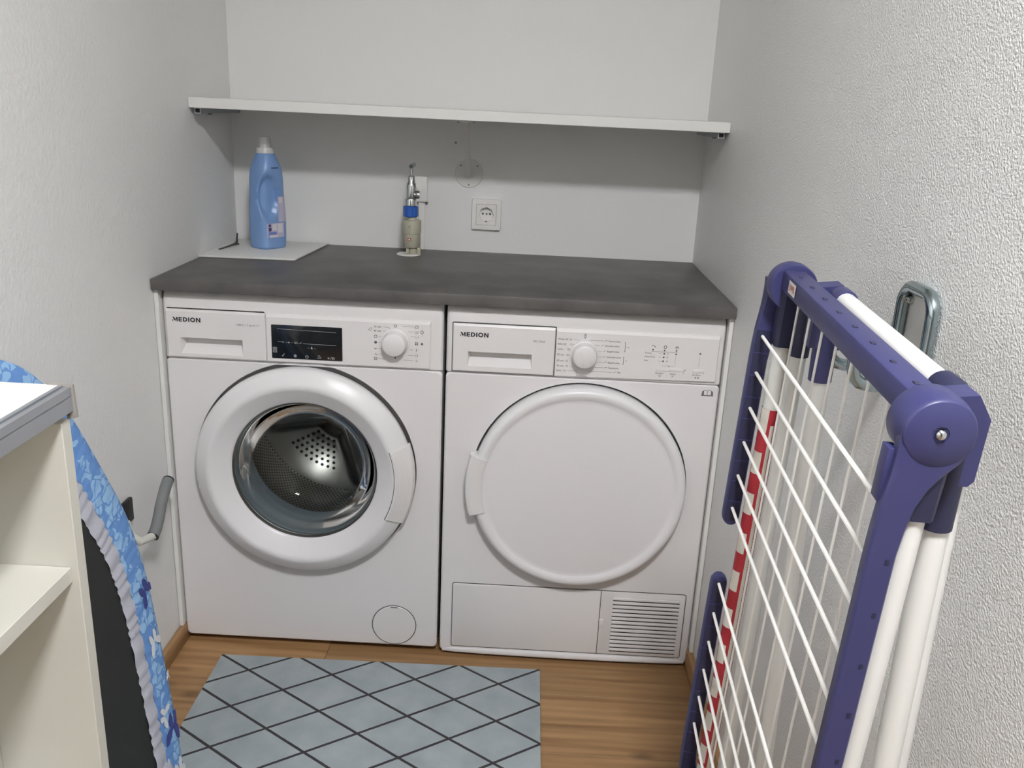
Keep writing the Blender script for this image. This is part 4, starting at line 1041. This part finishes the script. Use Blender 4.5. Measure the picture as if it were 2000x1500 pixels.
# red-and-white printed sleeve wrapped round the far frame tube
aT = A0+.010
def sleeve(name, m, r, a0, a1, v0, v1, nseg, par):
    b = RB(); vs = []
    for i in range(2):
        v = (v0, v1)[i]
        for k in range(nseg+1):
            t = a0+(a1-a0)*k/nseg; vs.append((aT+r*math.sin(t), v, CH+.002-r*math.cos(t)))
    b.add(vs, [(k, k+1, nseg+2+k, nseg+1+k) for k in range(nseg)]); return b.build(name, m, par, smooth=60, recalc=False)
V0s, V1s = .085, .640
sl = sleeve('printed_sleeve', m_red, .0114, -1.0, 3.2, V0s, V1s, 20, rk); part_label(sl, 'red and white chequered printed sleeve on far frame tube')
sleeve('white_stripe', m_patch, .0117, 1.55, 1.95, V0s+.02, V1s, 5, sl)
k = 0; v = V0s
while v < V1s-.02:
    sleeve('white_patch', m_patch, .0117, .10, 1.22, v, v+.030, 8, sl); v += .0575
tk = RB(); v = V0s+.18
while v < V1s-.10:
    for t in (1.9,): 
        vs = [(aT+.0119*math.sin(q), vv, CH+.002-.0119*math.cos(q)) for q in (1.96, 2.35) for vv in (v, v+.002)]
        tk.add(vs, [(0, 1, 3, 2)])
    v += .0042
tko = tk.build('scale_ticks', m_patch, sl, smooth=0, recalc=False); tko['kind'] = 'stuff'

# ------------------------------------------------------------------ chrome hook on the right wall that carries the rack
hk = thing('rack_hook', (XR, -.845, 1.05), 'zinc-plated double wall hook holding the folded drying rack', 'hook')
Y0, Y1, ZT, ZB2, rr = -.815, -.893, 1.083, .955, .0070
def arc(c, R, t0, t1, n=6): return [(c[0]+R*math.cos(t0+(t1-t0)*k/n), c[1]+R*math.sin(t0+(t1-t0)*k/n)) for k in range(n+1)]
R_ = .022
top = arc((Y1+R_, ZT-R_), R_, PI, PI/2)+arc((Y0-R_, ZT-R_), R_, PI/2, 0)
xw = XR-.0085
def jarm(yy):
    zb = .985
    return [(xw, yy, 1.055), (xw, yy, zb+.022)]+[(xw-.020+.020*math.cos(t), yy, zb+.020-.020*math.sin(t)) for t in (.3, .7, 1.1, PI/2)]+[(xw-.055-.018*math.sin(t), yy, zb+.018-.018*math.cos(t)) for t in (0, .5, 1.0, PI/2)]+[(xw-.073, yy, 1.046)]
pts = list(reversed(jarm(Y1)))+[(xw, a, b) for a, b in top]+jarm(Y0)
b = MB(); b.tube(pts, rr, 16); b.build('hook_rod', m_zinc, hk, smooth=60)
b = MB(); b.box(XR-.0030, XR-.0005, Y1+.006, Y0-.006, .985, ZT-.006, .001); b.build('back_plate', m_painted, hk)
for yy in (Y0-.012, Y1+.012):
    MB().lathe([(.0001, -.0085), (.0030, -.0075), (.0045, -.004), (.0045, 0)], (XR-.003, yy, ZT-.016), 'x', 14).build('screw', m_chrome, hk)
